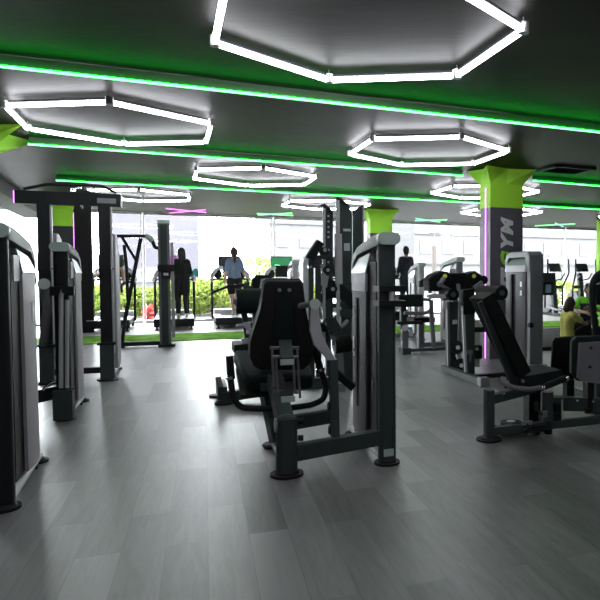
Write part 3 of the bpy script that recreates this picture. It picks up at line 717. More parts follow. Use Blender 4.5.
part('hook_top', 'black', t, lambda b: (b.slab([q(x,y,-.03) for x,y in ((336,197),(341,197.5),(350,206),(341,203))], V((0,.08,0)), .004), b.slab([q(x,y,-.03) for x,y in ((320,205),(325,203.5),(333,211),(333,215),(326,209))], V((0,.08,0)), .004)))
part('guide_tube', 'silver', t, lambda b: (b.tube([q(338,204,-.06), q(338,340,-.06)], .022), b.tube([q(338,234,-.06), q(339,284,-.06)], .045)))
part('pin_column', 'char', t, lambda b: b.slab([q(x,y,0) for x,y in ((325,207),(333,213),(333,340),(325,340))], V((0,.06,0)), .004))
part('pin_column_edge', 'silver', t, lambda b: b.beam(q(324,206,-.01), q(324,345,-.01), .03, .035, .005))
part('pin_hole', 'labelm', t, lambda b: [b.cyl(q(328.5,y,-.006), q(328.5,y,.002), .014, seg=12, bev=0) for y in (216,221.5,227,232,237,250,256,262,268)])
part('name_label', 'cap', t, lambda b: (b.box(q(347,247,-.006), (.07,.006,.09), bev=.002), b.box(q(347,230,-.006), (.09,.006,.03), bev=.002)))
part('shoulder_pad', 'gpad', t, lambda b: b.beam(q(309,259,-.1), q(320,242,-.1), .12, .09, .03))
part('pad_bracket', 'char', t, lambda b: (b.beam(q(311,258,-.06), q(331,256.5,-.06), .06, .05), b.cyl(q(318,262,-.12), q(318,262,-.02), .05), b.box(q(314,262,-.05), (.06,.08,.14), bev=.01)))
part('front_tube', 'char', t, lambda b: (b.tube([q(311,254,-.05), q(311,330,-.05)], .032), b.tube([q(318,264,-.05), q(318,330,-.05)], .034)))
part('tube_collar', 'chrome', t, lambda b: (b.cyl(q(311,266,-.05), q(311,268,-.05), .036), b.cyl(q(318,266,-.05), q(318,268,-.05), .038)))
part('stack_shroud', 'whitep', t, lambda b: b.slab([q(x,y,.05) for x,y in ((303,262),(305,257),(309,256),(310,320),(303,320))], V((0,.25,0)), .012))
part('cam_plate', 'silver', t, lambda b: b.slab([q(x,y,-.02) for x,y in ((321,262),(325,266),(324,275),(329,276),(327,288),(322,284),(320,288),(317,276),(322,273))], V((0,.02,0)), .004))
part('cable_wheel', 'black', t, lambda b: [b.cyl(q(x,y,-.08), q(x,y,-.03), r, seg=24, bev=.008) for x,y,r in ((324,252,.055),(327,270,.045),(333,289,.05))])
part('wheel_hub', 'silver', t, lambda b: [b.cyl(q(x,y,-.09), q(x,y,-.08), .022, seg=12) for x,y in ((325,250),(328,270),(333,289))])
part('gusset', 'black', t, lambda b: b.slab([q(x,y,-.01) for x,y in ((330,278),(343,285),(355,296),(356,316),(344,300),(331,297),(321,303),(318,300))], V((0,.05,0)), .006))
part('cross_bar', 'char', t, lambda b: (b.beam(q(325,306,.0), q(345,305,.0), .06, .05), b.beam(q(338,313,-.04), q(358,314,-.04), .06, .08)))
part('thigh_pad', 'gpad', t, lambda b: (b.beam(q(329,320,-.25), q(341,342,-.5), .14, .07, .025), b.box(q(316,327,-.1), (.22,.3,.09), bev=.03)))
part('knee_roller', 'pad', t, lambda b: b.cyl(q(334,345,-.45), q(350,343,-.45), .10, bev=.02))
part('seat_frame', 'grey', t, lambda b: (b.tube([q(330,332,-.4), q(343,326,-.3), q(347,321,-.2)], .022), b.beam(q(338,345,-.45), fl(340,-.45), .09, .07), b.beam(fl(340,-.6)+V((0,0,.02)), fl(340,.3)+V((0,0,.02)), .09, .09), b.beam(fl(305,.05)+V((0,0,.02)), fl(372,.1)+V((0,0,.02)), .09, .09)))
part('post_leg', 'char', t, lambda b: [b.beam(q(x,338,v), fl(x,v), .06, .06) for x,v in ((311,-.05),(318,-.05),(328,.02),(358,.18))])

# ------------------------------------------------------------------ machine right behind the front tower
O = G(405, 354)
t = thing('chest_press_machine', 'far machine right of the front tower with small seat pad and thin vertical pole', 'gym machine', O, YAW)
q = frame(O)
part('base_foot', 'char', t, lambda b: b.box((0,0,.05), (.14,.2,.10), bev=.02))
part('base_bar', 'char', t, lambda b: b.beam((0,.05,.05), V((q(447,350,.05).x,.05,.05)), .06, .05))
part('seat_pad', 'gpad', t, lambda b: b.box(q(408,300.5,-.05), (.40,.30,.19), bev=.05, seg=4))
part('seat_post', 'char', t, lambda b: b.beam(q(403,306,.05), q(403,330,.05), .09, .09, .015))
part('lower_post', 'grey', t, lambda b: b.beam(q(405,330,.02), (0,.02,.08), .10, .08, .015))
part('lower_bar', 'black', t, lambda b: b.beam(q(397,323,.0), q(422,322.5,.0), .08, .05))
part('pivot', 'silver', t, lambda b: (b.cyl(q(405,328,-.08), q(405,328,0), .05), b.box(q(411,333,-.04), (.05,.05,.10), bev=.015), b.tube([q(401,340,-.05), q(403,326,-.05), q(412,330,-.05)], .018)))
part('pivot_cover', mat('blue_plastic', (.05,.3,.55), .4), t, lambda b: b.box(q(410,328,-.09), (.07,.02,.03), bev=.008))
part('press_arm', 'grey', t, lambda b: b.tube([q(404,313,-.1), q(424,313.5,-.1), q(431,310,-.1), q(431,300,-.1), q(421,299,-.1)], .028))
part('pole', 'grey', t, lambda b: b.tube([q(431,300,.03), q(432,325,.03), V((q(434,350,.03).x,.03,.06))], .038))
part('top_joint', 'char', t, lambda b: (b.beam(q(427,296,0), q(443,295,0), .06, .05), b.box(q(430,291,0), (.05,.05,.07), bev=.01)))
part('side_grip', 'rub', t, lambda b: (b.tube([q(421,282,.1), q(428,278,.1), q(433,280,.1)], .03), b.box(q(421,284,.1), (.07,.06,.1), bev=.02)))
# its tower
O = V((at(421,300,12.4).x, 12.4, 0))
t = thing('weight_machine', 'silver weight tower far behind, beside the person in dark clothes', 'gym machine', O, YAW)
tower(t, 0, -1, 'silver', 'whitep', L=.6, H=1.50, variant='slot')
part('seat_pad', 'pad', t, lambda b: b.box((-.5,.5,.5), (.38,.4,.08), bev=.03))
part('seat_post', 'grey', t, lambda b: (b.box((-.5,.5,.24), (.1,.1,.48), bev=.02), b.beam((-.5,.5,.06), (0,.3,.06), .08, .08)))

# tower with purple side behind the shoulder pads
O = V((at(459,300,10.9).x, 10.9, 0))
t = thing('weight_machine', 'dark slotted weight tower seen above the wide black shoulder pads', 'gym machine', O, YAW)
tower(t, 0, -1, 'grey', 'dshroud', L=.75, H=1.57, variant='slot')
part('seat_pad', 'pad', t, lambda b: b.box((-.55,.4,.5), (.38,.4,.08), bev=.03))
part('seat_post', 'grey', t, lambda b: (b.box((-.55,.4,.24), (.1,.1,.48), bev=.02), b.beam((-.55,.4,.06), (0,.3,.06), .08, .08)))

# ------------------------------------------------------------------ machine with rollers and shoulder pads
O = G(481, 386)
t = thing('shoulder_machine', 'machine with wide black shoulder pads, yellow pivots and a roller, by the column', 'gym machine', O, YAW)
q = frame(O)
part('floor_rail', 'char', t, lambda b: b.beam((0,-.05,.05), (0,1.15,.05), .08, .08, .015))
part('rail_cap', 'grey', t, lambda b: b.box((0,-.06,.06), (.11,.10,.10), bev=.015))
part('rear_post', 'char', t, lambda b: b.slab([q(x,y,1.05) for x,y in ((447,302),(459,302),(460,371),(448,371))], V((0,.08,0)), .008))
part('post_edge', 'grey', t, lambda b: b.beam(q(448,302,1.03), q(449,371,1.03), .035, .03, .005))
part('front_post', 'char', t, lambda b: b.slab([q(x,y,.5) for x,y in ((463,306),(475,306),(475,376),(466,376))], V((0,.08,0)), .008))
part('front_post_edge', 'silver', t, lambda b: b.beam(q(463,306,.48), q(466,374,.48), .03, .025, .004))
part('back_pad', 'pad', t, lambda b: b.slab([q(x,y,.45) for x,y in ((463,290),(475,288),(476,313),(464,315))], V((0,.1,0)), .025))
rp = part('roller_pad', 'pad', t, lambda b: b.cyl(q(453.5,294.5,.85), q(453.5,294.5,.85)+V((-.02,.28,0)), .078, seg=30, bev=.015))
part('roller_cap', 'char', rp, lambda b: b.cyl(q(453.5,294.5,.83), q(453.5,294.5,.85), .035))
part('roller_arm', 'silver', t, lambda b: (b.beam(q(428,297,.95), q(446,296,.95), .05, .05), b.box(q(444,305,.95), (.06,.06,.1), bev=.015)))
part('shelf_bar', 'black', t, lambda b: b.beam(q(464,330,.6), q(492,329,.6), .1, .06))
part('shelf_bracket', 'grey', t, lambda b: (b.beam(q(464,352,.5), q(472,352,.5), .05, .05), b.beam(q(471,350,.45), q(470,362,.45), .02, .02)))
part('cable_wheel', 'rub', t, lambda b: [b.cyl(q(x,y,.80), q(x,y,.88), .085, seg=28, bev=.015) for x,y in ((457,347.5),(460.5,365))])
part('wheel_hub', 'labelm', t, lambda b: [b.cyl(q(x,y,.785), q(x,y,.80), .027, seg=16) for x,y in ((458,347.5),(461.5,365.5))])
part('cable_link', 'silver', t, lambda b: [b.box(q(x,y,.85), (.05,.04,.05), bev=.015) for x,y in ((458,355),(459,359),(455,322))] + [b.tube([q(459,300,.85), q(458,342,.85)], .006)])
part('cream_cover', 'cream', t, lambda b: b.slab([q(x,y,.95) for x,y in ((472,320),(480,320),(480,367),(473,367))], V((0,.1,0)), .006))
part('cover_block', 'rub', t, lambda b: (b.box(q(476.5,352,.88), (.12,.08,.17), bev=.015)))
part('block_pin', 'shroud', t, lambda b: b.cyl(q(477,349,.82), q(477,349,.84), .022))
part('low_bar', 'black', t, lambda b: b.beam(V((0,.3,.06)), V((q(506,372,.3).x,.3,.06)), .07, .05))
part('shoulder_pad', 'pad', t, lambda b: (b.slab([q(x,y,1.2) for x,y in ((429,280),(433,275),(442,271),(449,272),(452,278),(450,288),(444,292),(430,291))], V((0,.25,0)), .04, 4),
     b.slab([q(x,y,1.2) for x,y in ((466,279),(468,273),(476,271),(482,275),(483,286),(478,292),(467,290))], V((0,.25,0)), .04, 4),
     b.slab([q(x,y,1.25) for x,y in ((447,275),(452,273),(466,273),(470,277),(469,290),(448,290))], V((0,.2,0)), .03, 4),
     b.cyl(q(484,280,1.2), q(484,280,1.2)+V((0,.2,0)), .06, bev=.02)))
part('pivot_cap', 'yellow', t, lambda b: [b.cyl(q(x,y,1.185), q(x,y,1.205), .028, seg=16) for x,y in ((445,276),(474,276))])
part('pad_lever', 'grey', t, lambda b: (b.beam(q(444,278,1.17), q(439,286,1.1), .05, .04), b.beam(q(438,283,1.1), q(448,289,1.1), .04, .035), b.beam(q(482,282,1.1), q(474,288,1.1), .05, .04), b.beam(q(458,284,1.15), q(460,302,1.08), .04, .03)))
part('pad_frame', 'char', t, lambda b: (b.beam(q(440,288,1.35), q(480,288,1.35), .06, .06), b.beam(q(459,285,1.3), q(455,310,1.15), .07, .07)))

# ------------------------------------------------------------------ grey tower in front of the column
O = G(534, 368)
t = thing('weight_machine', 'grey rounded weight tower in front of the lettered column', 'gym machine', O, YAW)
q = frame(O)
def tw(b):
    b.box((0,0,.78), (.20,.12,1.5), bev=.03, seg=3)
part('front_post', 'grey', t, tw)
H = 1.60; L = .66
def arch(b):
    outer = [(-.065,H-.28), (-.06,H-.10), (-.035,H-.03), (.02,H), (L-.15,H), (L-.05,H-.03), (L,H-.10), (L,H-.3)]
    inner = [(L-.05,H-.3), (L-.06,H-.12), (L-.12,H-.06), (.06,H-.06), (.03,H-.12), (.02,H-.28)]
    b.slab([V((-.11,y,z)) for y,z in outer+inner], V((.22,0,0)), .02, 3)
part('top_arch', 'grey', t, arch)
part('shroud', 'dshroud', t, lambda b: b.slab([V((-.11,.03,z0)) if k == 0 else V((-.14,y,z0)) for k,(y,z0) in enumerate(((.03,.1),(.15,.1),(.58,.1)))] + [V((-.14,.58,H-.28)), V((-.14,.15,H-.28)), V((-.11,.03,H-.28))], V((.04,0,0)), .01))
part('slot', 'rub', t, lambda b: b.box((-.15,.38,.86), (.03,.05,.85), bev=.012, seg=3))
part('label_band', 'band', t, lambda b: b.slab([V((-.142,.04,H-.28)), V((-.142,.62,H-.28)), V((-.125,.62,H-.19)), V((-.125,.04,H-.19))], V((.02,0,0)), .004))
part('placard', 'placard', t, lambda b: b.slab([V((-.125,.05,H-.19)), V((-.125,.60,H-.19)), V((-.05,.55,H-.08)), V((-.05,.10,H-.08))], V((.01,0,0)), .003))
part('instruction_sticker', 'labelm', t, lambda b: [b.box((-.144,.12,z), (.003,.05,.07), bev=.001) for z in (1.15,1.03)])
part('rear_post', 'grey', t, lambda b: b.box((0,L-.03,.68), (.18,.06,1.28), bev=.02))
part('weight_stack', 'stack', t, lambda b: [b.box((0,.33,.15+.052*i), (.12,.28,.046), bev=.004) for i in range(14)])
co = part('console', 'char', t, lambda b: (b.box((.17,-.02,1.24), (.17,.18,.12), bev=.04, seg=4), b.box((.10,0,1.16), (.08,.06,.06), bev=.01)))
part('console_top', 'placard', co, lambda b: b.box((.17,-.03,1.302), (.11,.10,.008), bev=.003))
part('bottle_holder', 'black', t, lambda b: b.box((.17,-.02,1.09), (.15,.12,.18), bev=.03, seg=3))
part('holder_window', mat('pale_blue_plastic', (.35,.5,.62), .25), t, lambda b: b.box((.17,-.085,1.09), (.08,.01,.11), bev=.004))
part('knob', 'rub', t, lambda b: b.cyl((-.11,-.07,.60), (-.11,-.12,.60), .035, bev=.01))
part('floor_base', 'grey', t, lambda b: b.box((0,.3,.03), (.26,.85,.06), bev=.015))

# ------------------------------------------------------------------ adductor machine at the right
O = G(489, 440)
t = thing('hip_adductor_machine', 'black hip machine at the right with reclined seat and two upright thigh pads', 'gym machine', O, YAW)
q = frame(O)
part('front_post', 'char', t, lambda b: b.pillar((0,0,.20), (.072,.10,.39), .03))
part('foot', 'rub', t, lambda b: (b.cyl((0,0,0),(0,0,.014),.10,seg=28), b.cyl((0,0,.014),(0,0,.028),.08,.07,seg=28)))
part('base_rail', 'char', t, lambda b: (b.beam((0,.0,.07), (1.5,.0,.07), .06, .06, .02), b.beam(q(560,431,.2), q(612,425,.2), .07, .06, .02)))
part('seat_rail', 'char', t, lambda b: b.beam(q(492,399,0), q(534,388,.12), .06, .07, .015))
part('mid_post', 'black', t, lambda b: b.box(q(532,409,.2), (.11,.1,.37), bev=.015))
part('back_frame', 'char', t, lambda b: (b.beam(q(483,300,.05), q(517,386,.15), .10, .022, .008, up=V((0,1,0)))))
def bp(b):
    top, bot = q(488,296,.03), q(524,374,.06); d = (bot-top).normalized(); n = V((0,1,0)); x = n.cross(d).normalized()
    if x.x < 0: x = -x
    R = Matrix((x, n, x.cross(n))).transposed()
    b.box((top+bot)/2 + n*.11, (.105, .26, (bot-top).length), R, bev=.035, seg=5)
    b.box((top+bot)/2 + n*.11 + x*.045, (.03, .17, (bot-top).length*.86), R, bev=.014, seg=3)
part('back_pad', 'pad', t, bp)
part('back_shell', 'rub', t, lambda b: b.beam(q(484,300,.14), q(519,380,.16), .16, .02, .006, up=V((1,0,0))))
rp = part('neck_roller', 'pad', t, lambda b: b.cyl(q(502,293,.02), q(502,293,.02)+V((-.01,.36,0)), .055, seg=28, bev=.012))
part('roller_cap', 'char', rp, lambda b: b.cyl(q(502,293,.005), q(502,293,.02), .022))
part('roller_bracket', 'grey', t, lambda b: b.beam(q(490,293,.14), q(492,302,.14), .05, .03))
Rs = Matrix.Rotation(math.radians(-6), 3, 'Y')
sp = q(544,378,.02)
part('seat_pad', 'gpad', t, lambda b: b.box(sp+V((0,.17,0)), (.33,.36,.085), Rs, bev=.04, seg=5))
part('seat_base', 'rub', t, lambda b: b.box(sp+V((0,.17,-.055)), (.27,.3,.03), Rs, bev=.01))
part('side_handle', 'grey', t, lambda b: b.tube([q(502,377,-.03), q(503,383,-.05), q(514,388,-.07), q(530,389.5,-.08), q(544,387,-.08)], .019))
part('grip', 'rub', t, lambda b: b.tube([q(545,386.5,-.08), q(566,378,-.06)], .027))
part('grip_collar', 'chrome', t, lambda b: (b.cyl(q(540,388,-.08), q(543,387.5,-.08), .030), b.cyl(q(565,378.5,-.06), q(567.5,377.5,-.06), .030)))
part('bolt', 'chrome', t, lambda b: [b.cyl(q(x,y,-.02), q(x,y,.02), .016, seg=10) for x,y in ((506,387),(523,381),(503,393))])
part('pivot_post', 'char', t, lambda b: b.cyl(q(547.5,422,.0), q(547.5,391,.0), .048, seg=20, bev=.008))
part('pivot_cap', 'silver', t, lambda b: b.cyl(q(547.5,391.5,.0), q(547.5,390,.0), .05, seg=20))
def mech(b):
    for x,y,r in ((536,404,.020),(537,409,.022),(541,414,.018),(548,425,.03),(531,429,.035),(537,432,.03),(526,426,.024)):
        b.cyl(q(x,y,-.06), q(x,y,.02), r, seg=14)
    b.box(q(533,428,-.02), (.16,.1,.05), bev=.01); b.box(q(549,418,.03), (.14,.1,.1), bev=.015); b.box(q(557,415,.03), (.07,.08,.2), bev=.015)
    b.cyl(q(548,428,.0), q(548,437,.0), .035)
part('mechanism', 'black', t, mech)
part('mechanism_plate', 'grey', t, lambda b: (b.box(q(527,423,-.05), (.09,.02,.03), bev=.006), b.box(q(545,414,-.06), (.03,.02,.05), bev=.006), b.tube([q(524,430,-.05), q(528,428,-.06), q(532,433,-.05)], .008)))
part('range_pin', 'chrome', t, lambda b: b.tube([q(562,420,-.05), q(562,399,-.05)], .011))
part('weight_puck', 'rub', t, lambda b: (b.cyl(q(511,427.5,.1), q(511,421.5,.1), .085, seg=30, bev=.015)))
part('puck_label', 'cap', t, lambda b: b.cyl(q(511,421.2,.1), q(511,420.8,.1), .035, seg=20, bev=0))
part('puck_base', 'char', t, lambda b: (b.box(q(512,430,.1), (.26,.14,.025), bev=.008), b.beam((.02,.02,.1), q(505,428,.1), .05, .03)))
part('main_beam', 'char', t, lambda b: b.beam(q(552,403,.1), V((1.5,0,q(610,409,0).z)), .09, .11, .012))
part('rear_beam', 'black', t, lambda b: (b.beam(q(552,398,.4), q(596,400,.4), .06, .05)))
part('pad_post', 'black', t, lambda b: (b.box(q(568.5,394,.32), (.075,.07,.26), bev=.01), b.box(q(588.5,394,.05), (.065,.07,.30), bev=.01), b.cyl(q(588,408,.02), q(588,413,.02), .03)))
part('beam_bolt', 'chrome', t, lambda b: [b.cyl(q(x,y,.0), q(x,y-1.5,.0), .014, seg=10) for x,y in ((593,402),(577,401))])
part('cable', 'grey', t, lambda b: b.tube([q(562,420,.05), q(620,413,.05)], .004, seg=6))
part('rear_thigh_pad', 'pad', t, lambda b: b.slab([q(x,y,.33) for x,y in ((552,342),(555,338),(571,337),(575,341),(576,372),(573,383),(556,384),(550,378))], V((.06,.10,0)), .025, 4))
part('front_thigh_pad', 'gpad', t, lambda b: b.slab([q(x,y,-.02) for x,y in ((572,342),(576,337),(612,336),(616,342),(616,372),(606,384),(577,381),(571,374))], V((.05,.11,0)), .03, 4))
tp = part('thigh_pad_plate', 'grey', t, lambda b: b.slab([q(x,y,-.05) for x,y in ((580,343),(612,341),(613,374),(600,384),(584,382),(578,378))], V((0,.03,0)), .006))
part('plate_bolt', 'rub', tp, lambda b: [b.cyl(q(x,y,-.062), q(x,y,-.05), .013, seg=12) for x,y in ((591,348),(590,367))])
part('end_post', 'char', t, lambda b: b.box((1.55,0,.20), (.085,.10,.39), bev=.025, seg=4))
# seat-side grab loop of the machine behind
O = V((at(606,300,5.9).x, 5.9, 0))
t = thing('leg_press_machine', 'curved black frame tube with dark pad, cut off by the right edge', 'gym machine', O, YAW)
q = frame(O)
part('frame_tube', 'black', t, lambda b: b.tube([q(597,352,0), q(595,325,0), q(592,297,0), q(592,285,0), q(596,276,0), q(604,272,0), q(626,272,0), q(634,280,0), q(634,352,0)], .032, seg=12))
part('pad', 'gpad', t, lambda b: b.slab([q(x,y,.04) for x,y in ((596,283),(601,277),(624,277),(629,284),(629,305),(598,305))], V((0,.07,0)), .02))
part('pad_mark', 'labelm', t, lambda b: b.tube([q(595.8,283.5,.03), q(598,284.2,.03), q(602,281,.03)], .006))
part('base', 'char', t, lambda b: (b.box((.1,.0,.06), (.5,.1,.1), bev=.02), b.box((.08,.3,.06), (.1,.8,.1), bev=.02), b.beam(q(597,350,0), (-.08,0,.1), .07, .06), b.beam(q(634,350,0), (.27,0,.1), .07, .06)))

# ------------------------------------------------------------------ treadmills
def treadmill(screen='screen'):
    t = thing('treadmill', '', 'treadmill', (0,0,0), YAW, 'treadmills along the windows')
    part('deck', 'black', t, lambda b: (b.box((0,.9,.17), (.80,1.85,.12), bev=.02), b.box((0,.03,.17), (.84,.1,.17), bev=.03, seg=3)))
    part('belt', 'rub', t, lambda b: b.box((0,.85,.236), (.52,1.65,.012), bev=.004))
    for s in (-1,1):
        part('side_rail', 'whitep', t, lambda b: b.box((s*.34,.88,.245), (.16,1.7,.035), bev=.012))
    part('motor_hood', 'whitep', t, lambda b: b.box((0,1.75,.27), (.78,.40,.2), bev=.06, seg=4))
    for s in (-1,1):
        part('upright', 'black', t, lambda b: b.tube([(s*.44,1.35,.15), (s*.44,1.40,.7), (s*.44,1.5,1.18)], .03))
        part('console_wing', 'whitep', t, lambda b: b.tube([(s*.45,1.35,1.12), (s*.42,1.5,1.26), (s*.30,1.6,1.40), (s*.16,1.62,1.43)], .05))
        part('cup_holder', 'black', t, lambda b: b.ell((s*.29,1.58,1.27), (.11,.05,.12)))
        part('foot', 'rub', t, lambda b: (b.cyl((s*.36,.12,0), (s*.36,.12,.02), .05), b.cyl((s*.36,.12,.02), (s*.36,.12,.12), .02), b.cyl((s*.36,1.8,0), (s*.36,1.8,.12), .03)))
    part('handlebar', 'black', t, lambda b: b.tube([(-.40,1.2,1.12), (-.38,1.5,1.14), (.38,1.5,1.14), (.40,1.2,1.12)], .022))
    co = part('console', 'black', t, lambda b: (b.box((0,1.62,1.34), (.34,.08,.30), bev=.03), b.box((0,1.66,1.55), (.54,.035,.36), (-.15,0,0), bev=.012)))
    part('screen', screen, co, lambda b: b.box((0,1.638,1.552), (.50,.006,.31), (-.15,0,0), bev=.002))
    return t
tm0 = treadmill()
TM = G(235, 329)
def tmpos(k): return V((TM.x, TM.y, .012)) + V((U.x, U.y, 0))*k
tms = []
for i, (k, lb) in enumerate(((-2.62, 'leftmost treadmill, half behind the tall cable machine mast'),
             (-1.30, 'treadmill with the woman in black standing on it'),
             (0, 'treadmill with the striding woman in blue shirt on it'),
             (1.30, 'treadmill with lit green screen behind the front back pad'),
             (2.75, 'treadmill hidden behind the tall perforated rig'),
             (4.15, 'treadmill under the person in dark clothes, right of the front tower'))):
    if i == 0: o = tm0
    else: o = copy_tree(tm0)
    o.location = tmpos(k); o['label'] = lb; tms.append(o)
def rescreen(o, m):
    for c in o.children_recursive:
        if c.name.startswith('screen'):
            c.data = c.data.copy(); c.data.materials.clear(); c.data.materials.append(M[m])
rescreen(tms[3], 'gscreen'); rescreen(tms[5], 'gscreen'); rescreen(tms[1], 'pscreen')
part('screen_graph', 'sgreen', tms[3], lambda b: b.tube([(-.18,1.628,1.50), (-.1,1.626,1.51), (0,1.626,1.47), (.04,1.628,1.41)], .012))

# ------------------------------------------------------------------ ellipticals
def elliptical():
    t = thing('elliptical_trainer', '', 'elliptical trainer', (0,0,0), YAW, 'elliptical trainers by the far windows')
    part('base_rail', 'black', t, lambda b: (b.box((0,.7,.06), (.10,1.7,.08), bev=.02), b.box((0,-.1,.04), (.6,.09,.07), bev=.02), b.box((0,1.5,.04), (.6,.09,.07), bev=.02)))
    part('drive_housing', 'grey', t, lambda b: b.cyl((-.07,1.2,.42), (.07,1.2,.42), .33, seg=28, bev=.03))
    part('column', 'char', t, lambda b: b.beam((0,.75,.1), (0,.95,1.3), .14, .12, .03))
    co = part('console', 'char', t, lambda b: b.box((0,.82,1.47), (.40,.05,.26), (-.45,0,0), bev=.02))
    part('screen', 'screen', co, lambda b: b.box((0,.79,1.475), (.32,.006,.18), (-.45,0,0), bev=.002))
    part('fixed_bar', 'black', t, lambda b: b.tube([(-.20,.55,1.22), (-.2,.75,1.12), (0,.85,1.08), (.2,.75,1.12), (.22,.6,1.3)], .02))
    part('yoke', 'char', t, lambda b: b.box((0,.85,.88), (.62,.12,.09), bev=.03))
    for s in (-1,1):
        part('swing_arm', 'black', t, lambda b: b.tube([(s*.31,.85,.25), (s*.31,.85,.9), (s*.33,.75,1.05), (s*.37,.6,1.3), (s*.36,.62,1.72)], .026))
        part('pedal', 'silver', t, lambda b: b.box((s*.2,.05+.1*s,.28-.05*s), (.17,.4,.05), bev=.015))
        part('pedal_arm', 'grey', t, lambda b: b.tube([(s*.29,.85,.27), (s*.24,.1,.22), (s*.18,-.1,.15), (s*.1,1.1,.3)], .025))
    return t
e0 = elliptical()
P = G(532, 319) + U*1.24; e0.location = (P.x, P.y, 0); e0['label'] = 'elliptical trainer nearer the grey tower, left of two'
e1_ = copy_tree(e0); e1_.location = (P.x+U.x*.98, P.y+U.y*.98, 0); e1_['label'] = 'elliptical trainer above the seated people, right of two'

# ------------------------------------------------------------------ people
def hand(b, wr, dirv, palm_n, r=1.0, curl=.5, side=1):
    """palm and five fingers: dirv = pointing direction, palm_n = palm normal"""
    d = V(dirv).normalized(); n = V(palm_n).normalized(); x = d.cross(n).normalized(); n = x.cross(d)
    wr = V(wr)
    for k in (-.028, -.009, .010, .028): b.cap(wr+d*.02+x*k*.7*r, wr+d*.085*r+x*k*r, .014*r, .012*r, 8)
    for k, L in zip((-.030, -.010, .011, .030), (.055, .072, .078, .066)):
        p0 = wr+d*.088*r+x*k*r; d1 = (d+n*curl).normalized(); p1 = p0+d1*L*.5*r; d2 = (d+n*curl*2.4).normalized(); p2 = p1+d2*L*.5*r
        b.cap(p0, p1, .0105*r, .0095*r, 8); b.cap(p1, p2, .0095*r, .008*r, 8)
    p0 = wr+d*.03*r+x*side*.028*r; p1 = p0+(d*.6+x*side*.8+n*.3).normalized()*.045*r; p2 = p1+(d*.9+x*side*.3+n*.4).normalized()*.035*r
    b.cap(p0, p1, .014*r, .011*r, 8); b.cap(p1, p2, .011*r, .009*r, 8)
def figure(name, label, loc, rz, J, skin='skin', s=1.0, tops=None, bots=None, hairf=None, shoes='shoe', sleeve=.45, leg=.35, face=True, bare_feet=False, extra=None, watch=False):
    """J: joint positions in local coordinates, facing +y"""
    t = thing(name, label, 'person', loc, rz)
    b = MB()
    hd = J['head']; nk = J['neck']; ch = J['chest']; wa = J['waist']; hp = J['hip']
    fd = J.get('face', V((0,1,0))).normalized(); upv = J.get('headup', V((0,0,1))).normalized(); rx = fd.cross(upv).normalized(); upv = rx.cross(fd)
    RH = Matrix((rx, fd, upv)).transposed()
    b.ell(hd, (.080, .099, .118), RH, 20); b.ell(hd+fd*.02-upv*.06, (.058,.073,.062), RH, 16)
    b.cap(hd-upv*.06-fd*.01, nk, .052, .056)
    b.ell(hd+fd*.098-upv*.015, (.014,.022,.024), RH, 10)          # nose
    for sd in (-1, 1): b.ell(hd+rx*sd*.078-upv*.01, (.012,.025,.034), RH, 10)   # ears
    tr = J.get('torso', 1.0)
    sh = [J['shL'], J['shR']]
    b.cap(sh[0]+(nk-sh[0])*.15, sh[1]+(nk-sh[1])*.15, .06, .06)
    for o_ in (-.048, .048):
        ax = (sh[1]-sh[0]).normalized()*o_
        b.chain([ch+ax*1.2, wa+ax*.8, hp+ax*1.1], [.105*tr, .095*tr, .112*tr])
    for sd in 'LR':
        b.chain([J['sh'+sd], J['el'+sd], J['wr'+sd]], [.047, .037, .026])
        b.chain([J['hp'+sd], J['kn'+sd], J['an'+sd]], [.088, .057, .038])
        calf = J['kn'+sd].lerp(J['an'+sd], .3); b.ell(calf, (.054,.056,.08))
        f0 = J['an'+sd]; ft = J.get('ft'+sd, f0+V((0,.17,-.05)))
        b.cap(f0-V((0,.03,.03)), ft, .036, .026)
        dv = (J['wr'+sd]-J['el'+sd]).normalized(); dv = J.get('hd'+sd, dv)
        hand(b, J['wr'+sd], dv, J.get('pn'+sd, V((1 if sd == 'L' else -1, .2, 0))), 1, J.get('curl', .45), 1 if sd == 'R' else -1)
    body = b.build('body', skin, t, remesh=.0085, rsmooth=3)
    if face:
        for sd in (-1, 1): part('eye', 'eye', t, lambda b: b.ell(hd+rx*sd*.032+fd*.086+upv*.012, (.012,.008,.007), RH, 8))
        part('mouth', 'lip', t, lambda b: b.ell(hd+fd*.090-upv*.055, (.024,.008,.008), RH, 8))
    # top
    if tops:
        b = MB(); g = .014
        b.cap(sh[0]+(nk-sh[0])*.15, sh[1]+(nk-sh[1])*.15, .052+g, .052+g)
        for o_ in (-.050, .050):
            ax = (sh[1]-sh[0]).normalized()*o_
            b.chain([ch+ax*1.2, wa+ax*.9, hp+ax*1.15+(wa-hp)*.25], [.105*tr+g, .10*tr+g, .112*tr+g])
        for sd in 'LR':
            S, E_, Wr = J['sh'+sd], J['el'+sd], J['wr'+sd]
            if sleeve <= 1: b.cap(S, S.lerp(E_, sleeve), .047+g*.9, .042+g*1.2)
            else: b.chain([S, E_, E_.lerp(Wr, sleeve-1)], [.047+g, .039+g, .028+g])
        b.build('shirt', tops, t, remesh=.011, rsmooth=5)
    if bots:
        b = MB(); g = .014
        ax = (sh[1]-sh[0]).normalized()
        for o_ in (-.06, .06): b.cap(hp+ax*o_+(wa-hp)*.3, hp+ax*o_*1.1, .104*tr+g*.6, .112*tr+g*.9)
        for sd in 'LR':
            H_, K, A = J['hp'+sd], J['kn'+sd], J['an'+sd]
            if leg <= 1: b.cap(H_, H_.lerp(K, leg), .09+g, .08+g*1.4)
            else: b.chain([H_, K, K.lerp(A, leg-1)], [.09+g, .060+g, .044+g])
        b.build('trousers' if leg > 1 else 'shorts', bots, t, remesh=.011, rsmooth=5)
